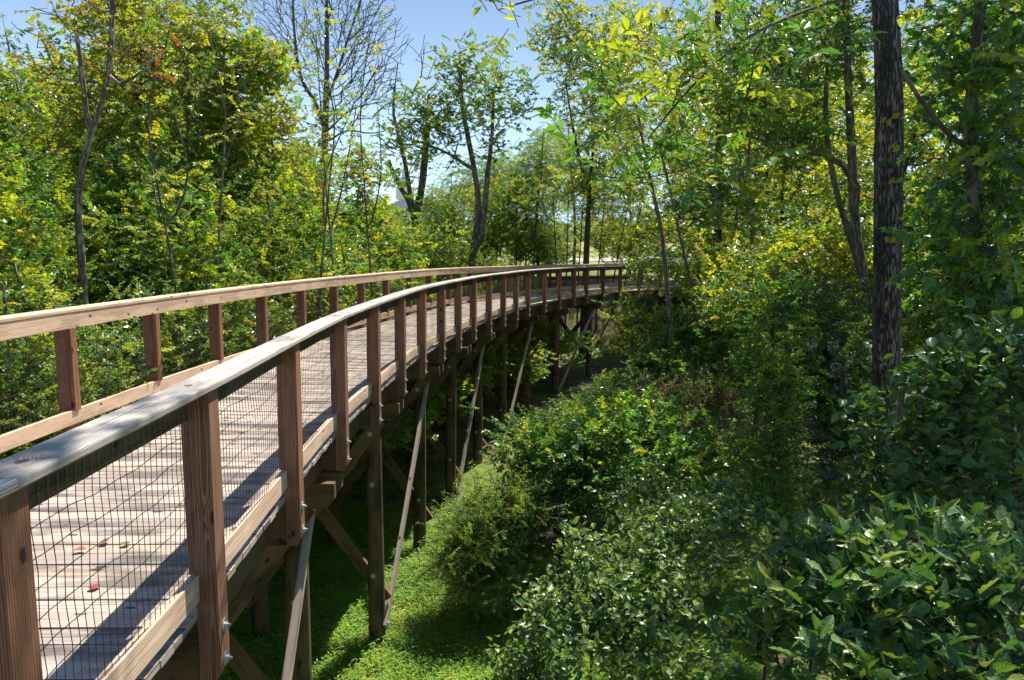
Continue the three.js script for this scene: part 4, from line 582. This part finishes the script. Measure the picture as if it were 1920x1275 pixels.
// the near shrub with large leaves: the largest leaves one by one, the rest joined
{
  const r = rng(909), veins = { map: null };
  const f = (u, v) => { const a = Math.abs(v - 0.5) * 2, mid = 1 - ss(0.02, 0.06, a), q = (u * 8 - a * 1.5), d = Math.abs(q - Math.round(q)), side = 1 - ss(0.03, 0.14, d); return { mid, side, d, a }; };
  veins.map = dataTex(256, 128, (u, v) => { const { mid, side } = f(u, v), n = 0.82 + 0.36 * fbm(u * 14, v * 10, 3, 3), t = Math.max(mid * 0.9, side * 0.55), sp = ss(0.74, 0.8, fbm(u * 22, v * 16, 8, 3)); return [lerp(lerp(212, 250, t), 170, sp) * n, lerp(lerp(216, 252, t), 130, sp) * n, lerp(lerp(196, 236, t), 80, sp) * n]; });
  veins.bump = dataTex(256, 128, (u, v) => { const { d, mid } = f(u, v), b = 120 + 120 * ss(0, 0.5, d) - 60 * mid; return [b, b, b]; }, false);
  const leafGeo = (seed, L, W) => {
    const q = rng(seed), nl = 8, nw = 4, p = [], u = [], idx = [], curl = -0.1 + 0.6 * q(), fold = 0.10 + 0.22 * q(), tw = (q() - 0.5) * 0.8;
    for (let i = 0; i <= nl; i++) for (let j = 0; j <= nw; j++) {
      const t = i / nl, s = (j / nw) * 2 - 1, w = W / 2 * Math.pow(Math.sin(Math.PI * Math.pow(t, 0.8)), 0.8) + 0.0006, z = L * t * (1 - 0.12 * curl * t), a = tw * t, xx = w * s, yy = Math.abs(s) * w * fold * 1.6 - L * curl * 0.45 * t * t + 0.004 * Math.sin(t * 28) * Math.abs(s);
      p.push(xx * Math.cos(a) - yy * Math.sin(a), xx * Math.sin(a) + yy * Math.cos(a), z); u.push(t, j / nw);
    }
    for (let i = 0; i < nl; i++) for (let j = 0; j < nw; j++) { const a = i * (nw + 1) + j, b = a + 1, c = a + nw + 1, e = c + 1; idx.push(a, c, b, b, c, e); }
    const g = new THREE.BufferGeometry(); g.setAttribute('position', new THREE.Float32BufferAttribute(p, 3)); g.setAttribute('uv', new THREE.Float32BufferAttribute(u, 2)); g.setIndex(idx); g.computeVertexNormals(); return g;
  };
  const geos = [0, 1, 2, 3, 4, 5].map((k) => leafGeo(500 + k, 0.135 + 0.012 * (k % 3), 0.058 + 0.007 * (k % 2))), geosRound = [0, 1, 2, 3, 4, 5].map((k) => leafGeo(520 + k, 0.125 + 0.01 * (k % 3), 0.084 + 0.008 * (k % 2)));
  const mk = (c) => { const m = new THREE.MeshPhysicalMaterial({ map: veins.map, bumpMap: veins.bump, bumpScale: 0.004, side: THREE.DoubleSide, roughness: 0.95, transmission: 0.42, thickness: 0, clearcoat: 0.9, clearcoatRoughness: 0.32, specularIntensity: 0.5 }); m.color.setRGB(...c); m.name = 'large_leaf'; return m; };
  const mats = [[0.12, 0.28, 0.03], [0.17, 0.33, 0.025], [0.10, 0.24, 0.035], [0.36, 0.48, 0.02], [0.42, 0.14, 0.03]].map(mk);
  const one = 300;
  for (const [lab, seed, stems, blobs, per, size, young] of [
    ['large leaved alder shrub filling the bottom right corner', 321, [[[1500, 1700, 3.6], [1520, 1250, 3.7]], [[1700, 1700, 3.5], [1700, 1200, 3.6]], [[1850, 1700, 3.5], [1860, 1150, 3.5]]], [[1520, 1130, 3.8, 130, 80, 0.4, 44], [1700, 1090, 3.7, 150, 80, 0.4, 54], [1860, 1080, 3.5, 100, 90, 0.4, 38], [1620, 1230, 3.4, 170, 80, 0.35, 50], [1820, 1230, 3.2, 130, 70, 0.35, 36], [1420, 1200, 4.0, 80, 80, 0.4, 24], [1600, 1020, 4.2, 150, 50, 0.4, 40], [1780, 1000, 4.1, 120, 40, 0.4, 24]], 9, 0.88, 0.14],
    ['medium leaved shrub at the bottom centre with bright young tips', 317, [[[1100, 1500, 6.2], [1110, 1200, 6.2]], [[1250, 1500, 6.5], [1240, 1150, 6.5]], [[1000, 1500, 5.8], [1010, 1260, 5.8]]], [[1180, 1050, 6.8, 150, 70, 0.8, 80], [1080, 1160, 6.2, 130, 90, 0.7, 90], [1290, 1010, 7.2, 120, 70, 0.8, 70], [1230, 1200, 6.0, 140, 90, 0.7, 90], [1240, 945, 8.4, 110, 40, 0.8, 60], [980, 1270, 5.8, 80, 60, 0.4, 40], [1380, 960, 7.4, 70, 60, 0.7, 40]], 14, 0.6, 0.3],
    ['tall broad leaved shrub in shade in front of the big trunk', 318, [[[1800, 1200, 5.6], [1790, 800, 5.6]], [[1700, 1200, 5.8], [1700, 850, 5.8]], [[1900, 1200, 5.4], [1900, 760, 5.4]]], [[1790, 740, 5.6, 110, 100, 0.6, 80], [1700, 820, 5.8, 110, 80, 0.6, 60], [1880, 690, 5.4, 80, 120, 0.6, 70], [1820, 900, 5.4, 130, 80, 0.6, 70], [1660, 930, 5.8, 90, 60, 0.5, 36]], 8, 0.78, 0.03],
  ]) {
    const t = shrub('leafy_shrub', lab, seed, stems, blobs, null, null) , all = [], e = new THREE.Euler(), q = new THREE.Quaternion(), bb = new THREE.Vector3();
    for (const tip of t.userDataTips) for (let k = 0; k < per; k++) {
      const w = Math.pow(r(), 0.8), p = tip.p.clone().lerp(tip.back, w * 0.6), out = tip.p.clone().sub(tip.back).setY(0.02).normalize(), yaw = Math.atan2(out.x, out.z) + (k % 2 ? 1 : -1) * (0.5 + r() * 1.1) + (r() < 0.2 ? 2 : 0);
      e.set(r() < 0.3 ? -1.2 + 0.6 * r() : -0.3 + (r() - 0.4) * 1.5, yaw, (r() - 0.5) * 1.9, 'YXZ'); q.setFromEuler(e);
      const sp = size < 0.8 ? 0.26 : 0.12; p.add(new THREE.Vector3((r() - 0.5) * sp, (r() - 0.5) * sp * 0.8, (r() - 0.5) * sp));
      const wp = p.clone().add(t.position), s = size * (0.42 + 0.75 * Math.pow(r(), 0.8));
      all.push({ p, q: q.clone(), s, d: wp.distanceTo(camera.position) / s + (wp.clone().project(camera).clampScalar(-1.05, 1.05).distanceTo(wp.clone().project(camera)) > 0 ? 100 : 0), g: Math.floor(r() * 6), m: r() < 0.006 ? 4 : r() < 0.05 + young ? 3 : Math.floor(r() * 3) });
    }
    all.sort((a, b) => a.d - b.d);
    all.slice(0, one).forEach((a) => { const m = add(t, 'leaf', (size < 0.8 ? geosRound : geos)[a.g], mats[a.m]); m.position.copy(a.p); m.quaternion.copy(a.q); m.scale.setScalar(a.s); });
    const rest = all.slice(one);
    for (let g = 0; g < 6; g++) for (let mi = 0; mi < 4; mi++) {
      const L = rest.filter((a) => a.g === g && Math.min(a.m, 3) === mi); if (!L.length) continue;
      const im = new THREE.InstancedMesh((size < 0.8 ? geosRound : geos)[g], mats[mi], L.length), mt = new THREE.Matrix4(); L.forEach((a, i) => im.setMatrixAt(i, mt.compose(a.p, a.q, new THREE.Vector3(a.s, a.s, a.s)))); im.name = 'foliage'; im.userData.kind = 'stuff'; im.castShadow = im.receiveShadow = true; t.add(im);
    }
    delete t.userDataTips;
  }
}
// grass and low weeds on the creek bottom
{
  const r = rng(606), g = { p: [], c: [] };
  for (let k = 0; k < 30; k++) { const a = r() * 6.28, q = r() * 0.2, p = new THREE.Vector3(Math.cos(a) * q, 0.02 + r() * 0.14, Math.sin(a) * q), b = r() * 6.28, d = new THREE.Vector3(Math.cos(b), 0.5 * (r() - 0.2), Math.sin(b)).normalize(), v = 0.7 + 0.6 * r(); pushLeaf(g, p, d, UP, 0.05 + 0.05 * r(), 0.014 + 0.008 * r(), 0.1, 0.3, [v, v, v]); }
  const geo = new THREE.BufferGeometry(); geo.setAttribute('position', new THREE.Float32BufferAttribute(g.p, 3)); geo.setAttribute('color', new THREE.Float32BufferAttribute(g.c, 3));
  LEAF.tuft = { geo, mat: LM.grass };
  const list = [];
  for (let k = 0; k < 52000; k++) { const z = 3 + 31 * Math.pow(r(), 1.15), x = -7 + 13 * r() + 0.05 * z; if (x > 2.5 + 0.12 * z && r() < 0.7) continue; if (r() < ss(14, 21, z)) continue; const n = fbm(x * 0.6, z * 0.6, 71, 3); if (n < 0.34 && r() < 0.8) continue; const y = groundY(x, z); list.push({ p: V3(x, y, z), s: 0.5 + 0.55 * r(), pitch: 0, c: undefined }); }
  const holder = new THREE.Group(); foliage(holder, 'grass', 'tuft', list, 'lawn', 60, 'stuff', 0.2); const im = holder.children[0]; scene.add(im); tag(im, 'bright green grass and low weeds covering the creek bottom under the boardwalk', 'grass', null, 'stuff');
  const bush = [];
  for (let k = 0; k < 2600; k++) { const z = 6 + 38 * r(), x = (r() < 0.5 ? -5.5 - 12 * r() : 3.2 + 14 * r()) + 0.08 * z; bush.push({ p: V3(x, groundY(x, z) + 0.25 * r(), z), s: 1.2 }); }
  foliage(holder, 'undergrowth', 'oval', bush, 'shade', 61); const u = holder.children[0]; scene.add(u); tag(u, 'low dark undergrowth on the wooded banks', 'undergrowth', null, 'stuff');
}



// ---------------------------------------------------------------- the far field, road and town
{
  const sheet = (name, label, x0, x1, z0, z1, lift, mat) => { const p = [], u = [], idx = [], nx = 24, nz = 40; for (let j = 0; j <= nz; j++) for (let i = 0; i <= nx; i++) { const x = lerp(x0, x1, i / nx), z = lerp(z0, z1, j / nz); p.push(x, groundY(x, z) + lift, -z); u.push(x, z); } for (let j = 0; j < nz; j++) for (let i = 0; i < nx; i++) { const a = j * (nx + 1) + i, b = a + 1, c = a + nx + 1, e = c + 1; idx.push(a, b, e, a, e, c); } const g = new THREE.BufferGeometry(); g.setAttribute('position', new THREE.Float32BufferAttribute(p, 3)); g.setAttribute('uv', new THREE.Float32BufferAttribute(u, 2)); g.setIndex(idx); g.computeVertexNormals(); return tag(add(scene, name, g, mat), label, null, null, 'structure'); };
  const gm = dataTex(256, 256, (u, v) => { const n = fbm(u * 12, v * 12, 91, 4), m = fbm(u * 70, v * 70, 93, 2), k = ss(0.35, 0.7, n); return [lerp(112, 146, k) * (0.75 + 0.5 * m), lerp(124, 142, k) * (0.75 + 0.5 * m), lerp(44, 66, k) * (0.75 + 0.5 * m)]; }); gm.repeat.set(1 / 14, 1 / 14);
  sheet('meadow', 'sunlit yellow green meadow beyond the boardwalk', -60, 120, 46, 200, 0.09, new THREE.MeshStandardMaterial({ map: gm, roughness: 1 }));
  const rm = dataTex(128, 128, (u, v) => { const n = 150 + 50 * fbm(u * 40, v * 40, 95, 3); return [n, n, n * 1.02]; }); rm.repeat.set(1 / 4, 1 / 4);
  sheet('road', 'pale road crossing the meadow', -50, 110, 70, 77, 0.16, new THREE.MeshStandardMaterial({ map: rm, roughness: 0.9 }));
  sheet('gravel_path', 'pale path meeting the far end of the boardwalk', 7, 34, 41, 45, 0.12, new THREE.MeshStandardMaterial({ map: rm, roughness: 0.95 }));
  const r = rng(41), list = [];
  for (let k = 0; k < 5200; k++) { const x = -330 + 660 * r(), z = 235 + 40 * r(), h = 3.4 + 3.2 * fbm(x * 0.04, 3, 17, 3); list.push({ p: V3(x, groundY(x, z) + h * Math.pow(r(), 0.7), z), s: 3.2 }); }
  foliage(scene, 'distant_wood', 'far', list, 'maple', 72); tag(scene.children[scene.children.length - 1], 'far line of trees on the horizon beyond the meadow', 'trees', null, 'stuff');
  // church
  const white = new THREE.MeshStandardMaterial({ color: 0xe9e7e2, roughness: 0.7 }), slate = new THREE.MeshStandardMaterial({ color: 0x3b4654, roughness: 0.8 }), dark = new THREE.MeshStandardMaterial({ color: 0x1c2026, roughness: 0.3 });
  const c = sight(762, 372, 210), t = thing('church', 'small white church steeple over a dark roof seen through the snag', 'church'); t.position.copy(V3(c[0], c[1], c[2]));
  const tower = new THREE.BoxGeometry(5, 3.2, 5).translate(0, 1.2, 0), belfry = mergeGeometries([new THREE.BoxGeometry(3.2, 2, 3.2).translate(0, 3.8, 0), new THREE.BoxGeometry(3.7, 0.3, 3.7).translate(0, 4.9, 0), new THREE.BoxGeometry(5.4, 0.3, 5.4).translate(0, 2.85, 0)]);
  add(t, 'tower', tower, white); add(t, 'belfry', belfry, white); add(t, 'spire', new THREE.ConeGeometry(1.5, 7, 8).translate(0, 8.55, 0), white);
  const sh = new THREE.Shape([[-9, 0], [9, 0], [0, 4.5]].map((q) => new THREE.Vector2(...q)));
  add(t, 'roof', new THREE.ExtrudeGeometry(sh, { depth: 26, bevelEnabled: false }).rotateY(0.5).translate(-6, -4.2, -24), slate); add(t, 'wall', new THREE.BoxGeometry(16.5, 12, 25).rotateY(0.5).translate(0, -10.2, -12), white);
  for (const x of [-1, 1]) add(t, 'louver', new THREE.BoxGeometry(0.8, 1.3, 0.08).translate(x * 0.8, 3.8, 1.62), dark);
  // flag
  const f = sight(788, 418, 120), ft = thing('flag', 'small striped flag on a pole beyond the snag', 'flag'); ft.position.copy(V3(f[0], groundY(f[0], f[2]), f[2])); const top = f[1] - groundY(f[0], f[2]) + 2.2;
  add(ft, 'pole', new THREE.CylinderGeometry(0.05, 0.07, top, 8).translate(0, top / 2, 0), new THREE.MeshStandardMaterial({ color: 0xcfd2d4, roughness: 0.4, metalness: 0.6 }));
  const fm = dataTex(64, 52, (u, v) => (u < 0.4 && v > 0.46 ? [40, 50, 100] : Math.floor(v * 13) % 2 ? [235, 230, 228] : [176, 38, 52])), cloth = new THREE.PlaneGeometry(1.5, 0.85, 12, 2); { const q = cloth.attributes.position; for (let i = 0; i < q.count; i++) { const a = q.getX(i) + 0.75; q.setZ(i, 0.1 * Math.sin(a * 5) * a); q.setY(i, q.getY(i) - 0.12 * a * a); } cloth.computeVertexNormals(); }
  add(ft, 'cloth', cloth.translate(0.8, top - 0.6, 0), new THREE.MeshStandardMaterial({ map: fm, roughness: 0.9, side: THREE.DoubleSide }));
  // car
  const k = sight(1268, 500, 58), car = thing('parked_car', 'white car parked beyond the end of the boardwalk', 'car'); car.position.copy(V3(k[0], groundY(k[0], k[2]) + 0.1, k[2])); car.rotation.y = 0.35;
  const prof = (pts, w, bev) => new THREE.ExtrudeGeometry(new THREE.Shape(pts.map((q) => new THREE.Vector2(...q))), { depth: w, bevelEnabled: true, bevelSize: bev, bevelThickness: bev, bevelSegments: 2 }).translate(0, 0, -w / 2);
  const paint = new THREE.MeshPhysicalMaterial({ color: 0xdfe3e6, roughness: 0.35, clearcoat: 0.8, clearcoatRoughness: 0.1 }), glass = new THREE.MeshPhysicalMaterial({ color: 0x20303c, roughness: 0.08, specularIntensity: 1 }), rub = new THREE.MeshStandardMaterial({ color: 0x151515, roughness: 0.85 });
  add(car, 'body', prof([[-2.2, 0.3], [2.2, 0.3], [2.25, 0.62], [1.9, 0.82], [1.0, 0.92], [-1.9, 0.95], [-2.25, 0.85]], 1.6, 0.06), paint); add(car, 'roof', prof([[-0.95, 1.42], [0.15, 1.42], [0.05, 1.46], [-0.85, 1.46]], 1.25, 0.04), paint); add(car, 'window', prof([[-1.65, 0.95], [0.95, 0.92], [0.15, 1.4], [-1.0, 1.4]], 1.4, 0.03), glass);
  for (const x of [-1.4, 1.4]) for (const z of [-0.78, 0.78]) { const w = add(car, 'wheel', new THREE.CylinderGeometry(0.32, 0.32, 0.2, 20).rotateX(Math.PI / 2), rub); w.position.set(x, 0.32, z); add(w, 'rim', new THREE.CylinderGeometry(0.2, 0.2, 0.22, 12).rotateX(Math.PI / 2), M.zinc); }
  for (const z of [-0.6, 0.6]) add(car, 'headlight', new THREE.BoxGeometry(0.08, 0.12, 0.3).translate(2.28, 0.68, z), M.zinc);
}
// fallen leaves on the deck and kerb
{
  const r = rng(515), m = [[0.28, 0.04, 0.03], [0.3, 0.12, 0.05], [0.2, 0.09, 0.05]].map((c) => { const q = new THREE.MeshStandardMaterial({ roughness: 0.8, side: THREE.DoubleSide }); q.color.setRGB(...c); return q; }), g = [1, 2, 3].map((k) => { const q = rng(800 + k), n = 9, P = [], I = []; P.push(0, 0.001, 0); for (let i = 0; i < n; i++) { const a = i / n * 6.283, R = (0.026 + 0.012 * Math.cos(a)) * (i % 2 ? 0.72 + 0.2 * q() : 1); P.push(R * Math.cos(a) * 1.25, 0.002 + 0.012 * q() * Math.abs(Math.sin(a)), R * Math.sin(a)); } for (let i = 0; i < n; i++) I.push(0, 1 + (i + 1) % n, 1 + i); const b = new THREE.BufferGeometry(); b.setAttribute('position', new THREE.Float32BufferAttribute(P, 3)); b.setIndex(I); return b; });
  [[172, 1103], [193, 1017], [232, 1020], [427, 783], [452, 748], [452, 735], [442, 828], [577, 676], [656, 676], [679, 675], [678, 613], [680, 628], [850, 588], [155, 1030]].forEach(([x, y], i) => {
    const a = sight(x, y, 5), dx = a[0] / 5, dy = (a[1] - EYE) / 5, z = -EYE / (dy + 0.0226 + 0.0137 * dx), X0 = dx * z; const mm = add(scene, 'fallen_leaf', g[i % 3], m[i % 3 === 0 ? 0 : i % 3]); mm.position.copy(V3(X0, deckY(X0, z) - 0.001, z)); mm.rotation.y = r() * 6; mm.scale.setScalar(0.75 + 0.45 * r());
    tag(mm, 'small dry red brown leaf lying on the deck boards', 'leaf', 'fallen leaves on the deck');
  });
}

renderer.render(scene, camera);
